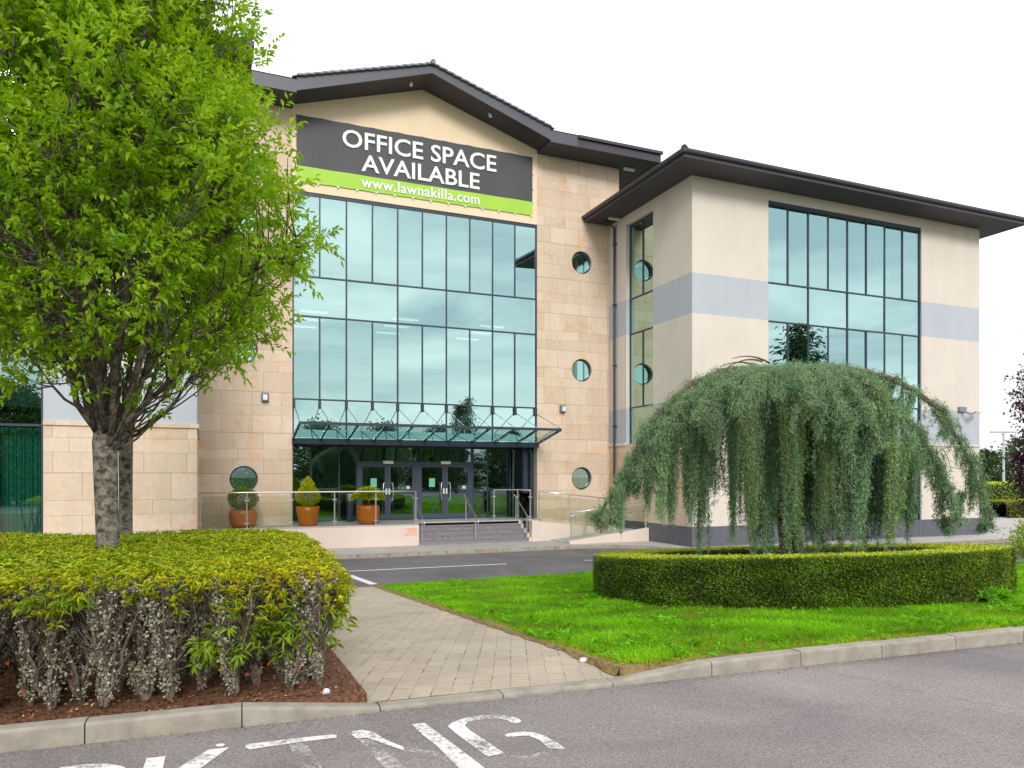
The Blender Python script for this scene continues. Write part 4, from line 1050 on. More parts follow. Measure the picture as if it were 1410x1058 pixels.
# leafy top: rosettes of narrow leaves
def rosettes(P, up, L, W, per, tint, name, mat, parent, droop=.25, flat=.55):
    n = len(P); Q = np.repeat(P, per, 0); A = np.repeat(up, per, 0)
    w = rng.random((n * per, 1)) * 6.283
    e1 = norm(np.cross(A, np.array([.3, .9, .1]))); e2 = np.cross(A, e1)
    el = rng.uniform(-.1, 1.0, (n * per, 1)) * (1 - flat) + .15
    D = norm((e1 * np.cos(w) + e2 * np.sin(w)) * 1.0 + A * el * 1.6)
    T = np.repeat(tint, per, 0) * rng.uniform(.8, 1.2, (n * per, 1))
    return leaves(name, Q + A * rng.uniform(-.03, .02, (n * per, 1)), D, A + .3 * rng.normal(size=(n * per, 3)), L * rng.uniform(.65, 1.2, n * per), W, mat, parent, T, .3, droop)
n = 16000
aa = rng.uniform(-4.7, 2.06, n); tt = .40 + rng.random(n) ** 1.0 * (back_t(aa) - .40)
dpt = rng.random(n) ** 2.2 * .13
edge = np.minimum(np.minimum(tt - .40, 2.06 - aa) / .5, 1.0)
rag = .5 + .5 * np.sin(aa * 5.1 + 2 * np.sin(aa * 2.3)); dpt = dpt * (1 + 1.5 * rag * np.clip(1 - edge / .6, 0, 1))
zz = top_z(aa, tt) - dpt - .05 * (1 - np.clip(edge, 0, 1)) ** 2 - .04
P = np.stack([K0[0] + aa * KC - tt * KS, K0[1] + aa * KS + tt * KC, zz], 1)
patch = .5 + .5 * np.sin(aa * 2.3 + 1.3 * np.sin(tt * 1.7)) * np.cos(tt * 1.9 + aa)
yel = np.clip(.16 + .5 * (1 - np.clip((tt - .4) / .9, 0, 1)) * patch + .35 * np.clip((aa - .9) / 1.1, 0, 1) + .25 * rng.normal(size=n), 0, 1)[:, None]
tint = np.array([.98, 1.16, .9]) * (1 - yel) + np.array([1.75, 1.42, .8]) * yel
tint *= rng.uniform(.75, 1.15, (n, 1))
upv = norm(np.stack([rng.normal(size=n) * .35, -.25 + rng.normal(size=n) * .35, np.ones(n)], 1))
rosettes(loc(P), upv, .070, .0125, 8, tint, 'leafy_top', M['hleaf'], hed, .4)
# leafy side shoots on the stems
sp = []
for ca, ct, cz, ra, rz, k in ((1.45, .46, .50, .26, .10, 60), (1.12, .45, .38, .14, .06, 26), (1.72, .5, .56, .2, .14, 55), (2.0, .9, .66, .08, .14, 50), (2.0, 1.6, .6, .08, .16, 50), (-1.0, .42, .75, .18, .06, 26), (-1.85, .4, .74, .3, .05, 30), (-1.9, .4, .2, .25, .12, 60), (.2, .42, .78, .2, .05, 22), (2.0, 2.6, .5, .08, .18, 50)):
    a_ = ca + rng.normal(size=k) * ra * .6; t_ = ct + np.abs(rng.normal(size=k)) * .12 - .02; z_ = cz + rng.normal(size=k) * rz
    a_ = np.minimum(a_, 2.1); z_ = np.clip(z_, .08, .80)
    sp.append(np.stack([K0[0] + a_ * KC - t_ * KS, K0[1] + a_ * KS + t_ * KC, z_], 1))
P = np.concatenate(sp); n = len(P)
upv = norm(np.stack([KS + rng.normal(size=n) * .6, -KC + rng.normal(size=n) * .6, .8 + rng.normal(size=n) * .3], 1))
tint = np.array([.62, .92, .8]) * rng.uniform(.55, 1.15, (n, 1)) * (1 + rng.random((n, 1)) * np.array([[.5, .2, 0]]))
rosettes(loc(P), upv, .082, .017, 7, tint, 'side_shoots', M['hleaf'], hed, .35)
n = 70; aa = rng.uniform(-3.6, 2.0, n); tt = .44 + np.abs(rng.normal(size=n)) * .25; z_ = np.where(rng.random(n) < .55, rng.uniform(.14, .2, n), rng.uniform(.3, .8, n))
P = np.stack([K0[0] + aa * KC - tt * KS, K0[1] + aa * KS + tt * KC, z_], 1)
leaves('dead_leaves', loc(P), rdir(n), rdir(n), rng.uniform(.04, .075, n), .028, M['litter'], hed, np.array([[1.2, .75, .4]]) * rng.uniform(.6, 1.2, (n, 1)), .4)
# leaf litter and bark chips on the bed
n = 9000; aa = rng.uniform(-4.8, 2.1, n); tt = .15 + rng.random(n) ** 1.6 * 3.2
P = np.stack([K0[0] + aa * KC - tt * KS, K0[1] + aa * KS + tt * KC, isl(tt) + .004 + rng.random(n) * .012], 1)
D = norm(np.stack([rng.normal(size=n), rng.normal(size=n), rng.normal(size=n) * .15], 1))
k = rng.random((n, 1)); tint = np.where(k < .72, np.array([.35, .36, .38]), np.where(k < .93, np.array([1.0, .95, 1.0]), np.array([1.6, 2.6, 4.2]))) * rng.uniform(.5, 1.3, (n, 1))
tag(leaves('leaf_litter', P, D, norm(np.array([0, 0, 1]) + .4 * rng.normal(size=(n, 3))), rng.uniform(.012, .045, n), rng.uniform(.008, .02, n), M['litter'], None, tint, .4), 'brown bark chips and fallen leaves scattered under the clipped shrubs', 'leaf litter', kind='stuff')

n = 2600; aa = rng.uniform(-2, 12, n); tt = -np.abs(rng.normal(size=n)) * .09 - .004; k = rng.random(n) < .12; tt[k] -= rng.random(k.sum()) * 1.6
P = np.stack([K0[0] + aa * KC - tt * KS, K0[1] + aa * KS + tt * KC, .003 + rng.random(n) * .005], 1)
k = rng.random((n, 1)); tint = np.where(k < .7, np.array([.18, .42, .9]), np.where(k < .9, np.array([.7, .8, 1.2]), np.array([1.1, 2.4, 4.5]))) * rng.uniform(.5, 1.2, (n, 1))
tag(leaves('gutter_grit', P, norm(rng.normal(size=(n, 3)) * np.array([1, 1, .15])), norm(np.array([0, 0, 1]) + .3 * rng.normal(size=(n, 3))), rng.uniform(.004, .013, n), rng.uniform(.003, .008, n), M['litter'], None, tint, .4), 'dark grit and leaf scraps gathered along the foot of the near kerb', 'grit', kind='stuff')
# ------------------------------------------------------------------ lawn grass
def inside_lawn(a, t, X, Y):
    far = np.interp(a, [p[0] for p in FAR], [p[1] for p in FAR])
    return (a > 4.10) & (t > .15) & (t < far - .08) & (a < 23) & (((X - RC[0]) ** 2 + (Y - RC[1]) ** 2 > 3.06 ** 2) | ((X - RC[0]) ** 2 + (Y - RC[1]) ** 2 < 2.25 ** 2))
RC = (4.54, 12.29)
def scatter(n, power=1.5):
    px = rng.uniform(500, 1480, n); u = rng.random(n)
    Dm = 5.2 + (20 - 5.2) * u ** power
    X = (px - CX) / F * Dm; a_ = (X - K0[0]) * KC + (Dm - K0[1]) * KS; t_ = -(X - K0[0]) * KS + (Dm - K0[1]) * KC
    k = inside_lawn(a_, t_, X, Dm); return X[k], Dm[k], a_[k], t_[k]
X, Y, a_, t_ = scatter(330000, 1.3)
n = len(X)
bare = (1.15 * np.clip(1 - (a_ - 4.07) / (.16 + .09 * np.sin(t_ * 2.2)), 0, 1) + np.clip(1 - (t_ - .12) / .34, 0, 1) * (.45 + .55 * np.sin(a_ * 1.9 + 1) ** 2))
cl = .5 + .5 * np.sin(X * 3.1 + 1.7 * np.sin(Y * 2.3)) * np.sin(Y * 2.7 + np.sin(X * 1.9))
kp = rng.random(n) > bare * 1.0
X, Y, a_, t_, cl, bare = X[kp], Y[kp], a_[kp], t_[kp], cl[kp], bare[kp]; n = len(X)
P = np.stack([X, Y, isl(t_) - .01], 1)
D = norm(np.stack([rng.normal(size=n) * .55, rng.normal(size=n) * .55, np.ones(n)], 1))
dry = np.clip(bare + .12 * rng.normal(size=n) + .15 * (cl < .2), 0, 1)[:, None]; mix = rng.random((n, 1))
tint = (np.array([.75, .85, .8]) * (1 - mix) + np.array([1.35, 1.2, 1.0]) * mix) * (.5 + .8 * cl[:, None])
dull = np.clip(np.sin(X * 1.1 + 1.9 * np.sin(Y * .9)) * np.sin(Y * 1.3 - X * .5) - .35, 0, 1)[:, None] * 1.1
tint = tint * (1 - dull) + np.array([1.25, .80, 2.2]) * dull
tint = tint * (1 - dry) + np.array([2.6, .95, 4.0]) * dry * .9
tag(leaves('grass', P, D, rdir(n), (.045 + .06 * rng.random(n)) * (.55 + .95 * cl) * (1 - .5 * np.clip(bare, 0, 1)), .009 + .006 * rng.random(n), M['grass'], None, tint, .3, .25, .35), 'bright green uncut grass growing over the lawn', 'grass', kind='stuff')
# flat broad-leaved weeds in the turf
X, Y, a_, t_ = scatter(9000, 1.2); kk = (np.sin(X * 2.2 + 1.3 * np.sin(Y * 1.7)) * np.sin(Y * 1.9 + X * .6) > .55) | (rng.random(len(X)) < .14); X, Y, a_, t_ = X[kk], Y[kk], a_[kk], t_[kk]; n = len(X); per = 6
P = np.stack([X, Y, isl(t_) + .02], 1); up = norm(np.stack([rng.normal(size=n) * .2, rng.normal(size=n) * .2, np.ones(n)], 1))
o = rosettes(P, up, .085, .024, per, np.array([.9, 1.0, .9]) * rng.uniform(.6, 1.35, (n, 1)), 'ground_weeds', M['grass'], None, .15, .5)
tag(o, 'low broad leaved weeds mixed through the lawn grass', 'weeds', kind='stuff')
# brown soil line where the turf meets path and kerb
m = MB()
for i in range(60):
    t0, t1 = .13 + i * .197, .13 + (i + 1) * .197
    w0, w1 = .02 + .018 * math.sin(i * 2.1), .02 + .018 * math.sin((i + 1) * 2.1)
    m.quad(at(4.062 - w0, t0, pz(t0) + .005), at(4.073, t0, float(isl(t0)) + .004), at(4.073, t1, float(isl(t1)) + .004), at(4.062 - w1, t1, pz(t1) + .005))
for i in range(60):
    t0, t1 = .13 + i * .197, .13 + (i + 1) * .197
    w0, w1 = .08 + .04 * math.sin(i * 1.3), .08 + .04 * math.sin((i + 1) * 1.3)
    m.quad(*[at(aa, tt, float(isl(tt)) + .004) for aa, tt in ((4.076, t0), (4.076 + w0, t0), (4.076 + w1, t1), (4.076, t1))])
for i in range(12):
    a0, a1 = 4.074 + i * .08, 4.074 + (i + 1) * .08
    m.quad(at(a0, .120, kerb_h(a0) + .001), at(a1, .120, kerb_h(a1) + .001), at(a1, .1235, float(isl(.12)) + .008), at(a0, .1235, float(isl(.12)) + .008))
    m.quad(at(a0, .1235, float(isl(.12)) + .008), at(a1, .1235, float(isl(.12)) + .008), at(a1, .2 + .03 * math.sin(i + 1), float(isl(.2)) + .007), at(a0, .2 + .03 * math.sin(i), float(isl(.2)) + .007))
for i in range(70):
    a0, a1 = 4.3 + i * .26, 4.3 + (i + 1) * .26
    w0, w1 = .11 + .07 * math.sin(i * .9), .11 + .07 * math.sin((i + 1) * .9)
    m.quad(*[at(aa, tt, float(isl(tt)) + .006) for aa, tt in ((a0, .13), (a1, .13), (a1, .13 + w1), (a0, .13 + w0))])
tag(m.build('soil_edge', M['drysoil']), kind='structure')
o = empty('weed_clump', (0, 0, 0))
wx, wy = 6.15, 9.6; wz = zi_at(wx, wy); o.location = (wx, wy, wz); tag(o, 'grey green thistle like weed clump at the foot of the round hedge', 'weed')
n = 60; P = rng.normal(size=(n, 3)) * np.array([.09, .09, .04]) + np.array([0, 0, .08])
rosettes(P, norm(P + np.array([0, 0, .12])), .15, .03, 7, np.array([.75, .8, 1.6]) * rng.uniform(.8, 1.4, (n, 1)), 'leaves', M['grass'], o, .1, .3)

# ------------------------------------------------------------------ round hedge
HH = .66
ring = empty('round_hedge', (*RC, zi_at(*RC))); tag(ring, 'low clipped hedge growing in a ring around the weeping cedar', 'hedge')
zc = zi_at(*RC)
def gl(x, y): return zi_at(x + RC[0], y + RC[1]) - zc
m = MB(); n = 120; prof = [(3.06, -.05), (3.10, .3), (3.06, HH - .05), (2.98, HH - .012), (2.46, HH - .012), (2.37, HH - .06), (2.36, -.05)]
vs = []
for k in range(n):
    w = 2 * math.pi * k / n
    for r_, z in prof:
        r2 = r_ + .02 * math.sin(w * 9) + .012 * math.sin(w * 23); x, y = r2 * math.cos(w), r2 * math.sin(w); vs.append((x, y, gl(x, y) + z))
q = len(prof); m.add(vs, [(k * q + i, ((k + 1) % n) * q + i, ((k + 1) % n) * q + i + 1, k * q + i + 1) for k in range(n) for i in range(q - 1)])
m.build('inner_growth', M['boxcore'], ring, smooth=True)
def ring_leaves(nn, region):
    w = rng.random(nn) * 6.283
    if region == 'side':
        w = -math.pi / 2 + rng.normal(size=nn) * 1.0; z = rng.random(nn) * (HH + .01); r_ = 3.10 + rng.normal(size=nn) * .018; nr_ = np.stack([np.cos(w), np.sin(w), np.zeros(nn)], 1)
    elif region == 'inner':
        w = math.pi / 2 + rng.normal(size=nn) * .9; z = rng.random(nn) * HH; r_ = 2.34 - rng.normal(size=nn) * .015; nr_ = -np.stack([np.cos(w), np.sin(w), np.zeros(nn)], 1)
    else:
        z = HH + rng.normal(size=nn) * .012; r_ = rng.uniform(2.35, 3.11, nn); nr_ = np.stack([np.zeros(nn), np.zeros(nn), np.ones(nn)], 1)
    r2 = r_ + .025 * np.sin(w * 9) + .018 * np.sin(w * 23 + z * 3) + .012 * np.sin(w * 41 - z * 9)
    x, y = r2 * np.cos(w), r2 * np.sin(w); g = isl(a_t(x + RC[0], y + RC[1])[1]) - zc
    P = np.stack([x, y, g + z], 1)
    return P, nr_, w, z
Ps, Ns, Ts = [], [], []
for reg, nn in (('side', 62000), ('inner', 16000), ('top', 46000)):
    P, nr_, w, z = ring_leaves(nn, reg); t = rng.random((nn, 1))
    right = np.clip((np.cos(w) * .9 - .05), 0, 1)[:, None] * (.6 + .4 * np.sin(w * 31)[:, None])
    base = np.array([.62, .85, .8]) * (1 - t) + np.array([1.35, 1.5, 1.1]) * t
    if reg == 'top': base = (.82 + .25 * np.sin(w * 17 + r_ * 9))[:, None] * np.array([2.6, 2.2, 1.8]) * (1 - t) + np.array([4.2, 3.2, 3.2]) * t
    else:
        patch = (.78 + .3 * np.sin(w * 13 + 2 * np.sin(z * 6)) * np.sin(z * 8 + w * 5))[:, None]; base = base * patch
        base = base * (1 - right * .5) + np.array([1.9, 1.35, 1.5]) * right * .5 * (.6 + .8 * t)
    Ps.append(P); Ns.append(nr_); Ts.append(base)
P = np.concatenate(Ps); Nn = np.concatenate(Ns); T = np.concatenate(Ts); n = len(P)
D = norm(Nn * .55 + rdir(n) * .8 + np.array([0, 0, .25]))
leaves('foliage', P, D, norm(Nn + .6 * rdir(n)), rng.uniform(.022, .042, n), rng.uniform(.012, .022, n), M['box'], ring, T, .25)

# ------------------------------------------------------------------ weeping cedar
CB = (4.72, 12.5); czb = zi_at(*CB); ced = empty('weeping_cedar', (*CB, czb)); tag(ced, 'blue green weeping cedar with arching limbs and hanging curtains of foliage inside the round hedge', 'tree')
rel = lambda z: z + EYE - czb                                 # height relative to the eye -> height over the base
SC = 12.5 / F
def cpt(px, py, dy=0.0):                                      # outline measured from the photograph at the depth of the trunk
    k = (12.5 + dy) / F; return np.array([(px - CX) * k - CB[0], dy, rel((HY - py) * k)])
wood = MB(); 
trunk_pts = [(0, 0, -.2), (.03, .02, .6), (-.08, .0, 1.3), (.05, .03, 2.2), (.0, 0, rel(1.62)), (-.1, 0, rel(1.80))]
wood.tube(trunk_pts, [.24, .2, .17, .15, .13, .08], 12)
wood.build('trunk', M['cedarwood'], ced, smooth=True)
limbs = []                                                    # (polyline, drop end height fn)
def limb(pts, low, dens=1.0, most=9.0): limbs.append((np.array(pts), low, dens, most))
T0 = np.array(trunk_pts[4])
limb([T0, cpt(1030, 505, -.1), cpt(960, 522, -.3), cpt(905, 565, -.4), cpt(872, 622, -.45), cpt(850, 672, -.45), cpt(815, 712, -.45)], 742, 1.0, .9)
limb([T0, cpt(1020, 512, -.4), cpt(950, 545, -.8), cpt(912, 600, -1.0), cpt(885, 660, -1.1)], 742)
limb([T0, cpt(1040, 508, -.6), cpt(990, 535, -1.2), cpt(960, 580, -1.6)], 775)
limb([T0, cpt(1065, 508, -.6), cpt(1035, 530, -1.3), cpt(1020, 570, -1.8)], 785, .7)
limb([T0, cpt(1100, 506, -.7), cpt(1105, 522, -1.5), cpt(1118, 560, -2.0)], 790)
limb([T0, cpt(1120, 508, -.7), cpt(1145, 535, -1.4), cpt(1165, 585, -1.9)], 790)
limb([T0, cpt(1130, 506, -.6), cpt(1170, 532, -1.1), cpt(1200, 590, -1.5)], 785)
limb([T0, cpt(1140, 504, -.4), cpt(1195, 524, -.8), cpt(1240, 580, -1.0), cpt(1262, 640, -1.1)], 755)
limb([T0, cpt(1150, 504, -.2), cpt(1205, 525, -.4), cpt(1255, 580, -.5), cpt(1295, 650, -.5), cpt(1325, 725, -.5)], 740, .9, .8)
limb([T0, cpt(1150, 508, .2), cpt(1230, 520, .3), cpt(1285, 552, .3), cpt(1320, 605, .3), cpt(1345, 665, .3), cpt(1368, 730, .3)], 742, .8, .75)
limb([T0, cpt(1130, 506, .6), cpt(1200, 525, 1.2), cpt(1250, 580, 1.5), cpt(1280, 650, 1.7)], 740, .35, .9)
limb([T0, cpt(1080, 506, .8), cpt(1090, 530, 1.7), cpt(1090, 580, 2.2)], 750, .4)
limb([T0, cpt(1030, 508, .6), cpt(970, 530, 1.2), cpt(930, 585, 1.6)], 745, .3, 1.0)
limb([T0, cpt(1050, 507, -.3), cpt(990, 520, -.6), cpt(935, 556, -.8), cpt(905, 620, -.8)], 752)
limb([T0, cpt(1110, 505, -.4), cpt(1150, 520, -.9), cpt(1185, 560, -1.2), cpt(1210, 620, -1.4)], 780)
limb([T0, cpt(1085, 506, -.4), cpt(1075, 518, -1.0), cpt(1072, 550, -1.6)], 700, .5)
def resample(p, n):
    p = np.asarray(p); s = np.r_[0, np.cumsum(np.linalg.norm(np.diff(p, axis=0), axis=1))]; u = np.linspace(0, s[-1], n)
    # smooth by averaging twice
    q = np.stack([np.interp(u, s, p[:, i]) for i in range(3)], 1)
    for _ in range(3): q[1:-1] = (q[:-2] + q[1:-1] * 2 + q[2:]) / 4
    return q, s[-1]
cw = MB(); TP, TD_, TT = [], [], []
def strand(p0, z_end, drift, fat, cc):
    ln = max(.12, p0[2] - z_end); n = max(4, int(ln / .045)); f = np.linspace(0, 1, n)[:, None]
    sway = np.stack([drift[0] * np.sin(f[:, 0] * 1.6), drift[1] * np.sin(f[:, 0] * 1.6), -f[:, 0] * ln], 1)
    q = p0 + sway + np.cumsum(rng.normal(size=(n, 3)) * np.array([.006, .006, 0]), 0)
    cw.tube(q[::3] if n > 6 else q, .004, 3, caps=False)
    k = 12; cl_ = np.repeat(.5 + 1.1 * np.abs(np.sin(np.arange(n) * .9 + rng.random() * 6)), k)[:, None]; Q = np.repeat(q, k, 0) + rng.normal(size=(n * k, 3)) * np.array([.018, .018, .02]) * cl_
    D = norm(np.stack([.62 * rng.normal(size=n * k), .62 * rng.normal(size=n * k), -.85 + .4 * rng.normal(size=n * k)], 1))
    TP.append(Q); TD_.append(D); TT.append(np.repeat(cc[None, :], n * k, 0) * rng.uniform(.65, 1.3, (n * k, 1)))
for li, (pts, low, dens, most) in enumerate(limbs):
    q, ln = resample(pts, 26); q[3:-1] += rng.normal(size=(22, 3)) * .02
    cw.tube(q, list(np.linspace(.075, .012, 26)), 7)
    nrope = max(3, int(ln / .34 * dens))
    for c in range(nrope + int(ln / .30 * dens)):
        rope = c < nrope
        f = (c + .2 + .6 * rng.random()) / nrope if rope else rng.uniform(.1, 1)
        if f < .08: continue
        f = min(f, .995); i = min(24, int(f * 25)); p = q[i] + (q[i + 1] - q[i]) * (f * 25 - i)
        tan = norm(q[min(i + 1, 25)] - q[max(i - 1, 0)]); side = norm(np.cross(tan, np.array([0, 0, 1.0])))
        off = rng.normal() * (.16 if rope else .24); b = p + side * off + np.array([0, 0, -.10 * abs(off)])
        cw.tube(bez(p, (p + b) / 2 + np.array([0, 0, .05]), b, 4), [.012, .009, .007, .004], 4, caps=False)
        z_low = max(rel((HY - low) * (12.5 + b[1]) / F), .10)
        tone = np.array([.72, .84, .74]) * rng.uniform(.6, 1.0) + np.array([.6, .62, .55]) * rng.random() * 1.1
        if rng.random() < .2: tone *= np.array([1.0, .94, .7])
        drop = min(b[2] - z_low, most * rng.uniform(.6, 1.1)) * (rng.uniform(.86, 1.02) if (low > 747 and rope and rng.random() < .8) else (1 - (1 - rng.random() ** .5) * .8))
        if f > .93: drop = min(drop, .45)
        drift = rng.normal(size=2) * .07
        if rope:
            wd = rng.uniform(.045, .10)
            for s_ in range(int(rng.integers(12, 20))):
                r_ = rng.normal(size=2) * wd; e_ = math.exp(-(r_[0] ** 2 + r_[1] ** 2) / (2 * wd * wd) * .5)
                strand(b + np.array([r_[0], r_[1], rng.normal() * .03]), b[2] - max(.15, drop * (.45 + .55 * e_) * rng.uniform(.75, 1.08)), (drift[0] - r_[0] * .35 + rng.normal() * .02, drift[1] - r_[1] * .35), 1, tone)
        else:
            for s_ in range(int(rng.integers(1, 3))):
                strand(b + rng.normal(size=3) * .03, b[2] - max(.12, drop * rng.uniform(.25, .9)), drift, 1, tone)
    for _ in range(int(ln / .035 * min(1, dens + .2))):
        i = int(rng.integers(2, 25)); j = q[i] + rng.normal(size=3) * np.array([.06, .06, .02]) + np.array([0, 0, .04])
        strand(j, j[2] - rng.uniform(.08, .30), (rng.normal() * .07, rng.normal() * .07), 1, np.array([1.1, 1.2, 1.08]) * rng.uniform(.75, 1.2))
    Q = np.repeat(q[2:], 110, 0) + rng.normal(size=(24 * 110, 3)) * np.array([.065, .065, .04]) + np.array([0, 0, .03]); n = len(Q)
    TP.append(Q); TD_.append(norm(rng.normal(size=(n, 3)) + np.array([0, 0, -.35]))); TT.append(np.array([[1.1, 1.15, 1.05]]) * rng.uniform(.7, 1.2, (n, 1)))
# a few wiry bare twigs over the crown
for (x0, y0, x1, y1) in ((1060, 500, 1008, 494), (1050, 498, 1000, 508), (1040, 503, 992, 505)):
    cw.tube(bez(cpt(x0, y0, -.2), cpt((x0 + x1) / 2, min(y0, y1) - 9, -.2), cpt(x1, y1, -.2), 7), list(np.linspace(.02, .005, 7)), 5)
cw.build('branches', M['cedarwood'], ced, smooth=True)
P = np.concatenate(TP); n = len(P)
leaves('crown', P, np.concatenate(TD_), rdir(n), rng.uniform(.032, .074, n), rng.uniform(.0065, .0115, n), M['cedar'], ced, np.concatenate(TT), .2)
print('cedar needles', n)

# ------------------------------------------------------------------ far right: copper beech, lamp post, hedge, trees, small shrub
def blob_tree(name, label, loc_, prof, n, mat, L, W, c0, c1, r_trunk=.15, group=None, cat='tree', droop=.1, conic=False, seed=3, limbs_n=40):
    global rng
    keep = rng; rng = np.random.default_rng(seed)
    o = empty(name, loc_); tag(o, label, cat, group)
    hz = np.array([p[0] for p in prof]); hr = np.array([p[1] for p in prof])
    ncl = max(30, n // 34); z = hz[0] + (hz[-1] - hz[0]) * rng.beta(1.1, 1.25, ncl); w = rng.random(ncl) * 6.283
    lump = .84 + .16 * np.sin(3 * w + z * 2 + seed) + .1 * np.sin(5 * w - z * 3.3)
    r_ = np.interp(z, hz, hr) * rng.random(ncl) ** .4 * lump
    Pc = np.stack([np.cos(w) * r_, np.sin(w) * r_, z], 1)
    m = MB(); m.tube([(0, 0, -.3), (0, 0, hz[0] + .3), (.05, 0, hz[-1] * .75)], [r_trunk, r_trunk * .8, r_trunk * .2], 10); m.build('trunk', M['bark'], o, smooth=True)
    lb = MB()
    for p in Pc[rng.integers(0, ncl, limbs_n)]:
        s = np.array([0, 0, max(hz[0] * .8, p[2] * .62)] if not conic else [0, 0, p[2] + .1])
        lb.tube(bez(s, (s + p) / 2 + np.array([0, 0, -.1]), p, 5), list(np.linspace(r_trunk * .28, .012, 5)), 5, caps=False)
    lb.build('branches', M['twig'], o)
    per = n // ncl; sz = (np.mean(hr) * .16 + .08) * (.6 if mat == 'copper' else 1)
    P = np.repeat(Pc, per, 0) + rng.normal(size=(ncl * per, 3)) * sz * (np.array([1, 1, .6]) if not conic else np.array([1, 1, .35]))
    k = len(P); D = norm(rdir(k) + np.array([0, 0, -.1 if not conic else -.3]) + norm(P * np.array([1, 1, 0])) * .6)
    t = np.repeat(rng.random((ncl, 1)), per, 0) * .6 + rng.random((k, 1)) * .4
    leaves('crown', P, D, norm(np.array([0, 0, .8]) + rdir(k)), L * rng.uniform(.7, 1.2, k), W * rng.uniform(.8, 1.2, k), M[mat], o, np.array(c0) * (1 - t) + np.array(c1) * t, .3, droop)
    rng = keep; return o
zr = ZR - .1
blob_tree('copper_tree', 'dark purple leaved tree at the right edge behind the lamp post', (15.35, 20.2, -1.1), [(1.7, .9), (2.4, 1.4), (3.2, 1.55), (4.2, 1.4), (5.5, 1.2), (6.6, 1.0), (7.6, .6), (8.2, .1)], 30000, 'copper', .10, .06, (.6, .7, .7), (1.9, 1.5, 1.8), seed=9)
o = empty('street_lamp', (39.9, 60, -1.0)); tag(o, 'tall grey street lamp with a flat double head beyond the road', 'street lamp')
m = MB(); m.tube([(0, 0, 0), (0, 0, 1.0), (0, 0, 6.1)], [.13, .1, .07], 10); m.build('pole', M['galv'], o)
for sx in (-1, 1):
    m = MB(); m.box(.06 * sx if sx > 0 else -1.0, 1.0 if sx > 0 else -.06, -.16, .16, 6.06, 6.2); m.build('lamp_head', M['galv'], o, bevel=.03)
def far_hedge(label, p, q, h, d, mat, c0, c1, n, name='hedge', seed=4):
    global rng
    keep = rng; rng = np.random.default_rng(seed)
    p = np.array(p, float); q = np.array(q, float); o = empty(name, tuple(p)); tag(o, label, 'hedge')
    dirv = q - p; ln = np.linalg.norm(dirv); dirv /= ln; nrm = np.array([-dirv[1], dirv[0], 0])
    m = MB(); vs = []
    for s in range(21):
        for aa, zz in ((-d * .42, -.1), (-d * .42, h * .8), (-d * .3, h * .92), (d * .3, h * .92), (d * .42, -.1)): vs.append(dirv * ln * s / 20 + nrm * aa + np.array([0, 0, zz]))
    m.add(vs, [(k * 5 + i, k * 5 + 5 + i, k * 5 + 6 + i, k * 5 + 1 + i) for k in range(20) for i in range(4)]); m.build('inner_growth', M['boxcore'], o)
    u = rng.random(n) * ln; f = rng.random(n); side = f < .6
    a_ = np.where(side, -d * .45 + rng.normal(size=n) * .06, rng.uniform(-.45, .45, n) * d); z_ = np.where(side, rng.random(n) * h, h * .95 + rng.normal(size=n) * .06)
    P = dirv[None] * u[:, None] + nrm[None] * a_[:, None] + np.array([0, 0, 1.0]) * z_[:, None]
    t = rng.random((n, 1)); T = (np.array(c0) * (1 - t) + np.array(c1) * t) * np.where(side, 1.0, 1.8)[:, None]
    leaves('foliage', P, norm(rdir(n) - nrm * .5), rdir(n), .12, .07, M[mat], o, T, .3); rng = keep; return o
far_hedge('long dark hedge with a green top beyond the road at the right edge', (29, 44.5, -1.05), (46, 47, -1.05), 1.15, 2.2, 'box', (.9, .6, .7), (1.5, 1.0, 1.0), 9000)
far_hedge('taller yellow green hedge behind the dark roadside hedge at the right edge', (32, 53, -1.05), (58, 57, -1.05), 2.2, 3, 'box', (1.5, 1.7, 1.0), (2.6, 2.4, 1.3), 9000, seed=6)
for i, (x, y, s_, sd, lab) in enumerate(((43.5, 68, 1.15, 31, 'rounded green tree far beyond the road, left of the street lamp'), (51, 74, 1.5, 32, 'taller dark green tree far beyond the road, behind the street lamp'), (58, 75, 1.2, 33, 'green tree far beyond the road, half hidden by the purple tree'))):
    blob_tree('distant_tree', lab, (x, y, -1.1), [(z * s_, r * s_) for z, r in ((.4, 1.6), (1.4, 2.4), (2.6, 2.2), (3.6, 1.4), (4.2, .3))], 3500, 'farleaf', .30, .2, (.8, .9, 1.4), (1.5, 1.5, 2.0), group='trees beyond the road', seed=sd)
o = blob_tree('small_shrub', 'small yellow green shrub in a soil bed at the right edge of the lawn', (12.55, 17.9, zi_at(12.55, 17.9)), [(.15, .12), (.35, .42), (.6, .5), (.85, .3), (1.0, .05)], 1300, 'hleaf', .11, .03, (.5, .8, .7), (1.2, 1.2, .8), .03, cat='shrub', seed=5, limbs_n=14)

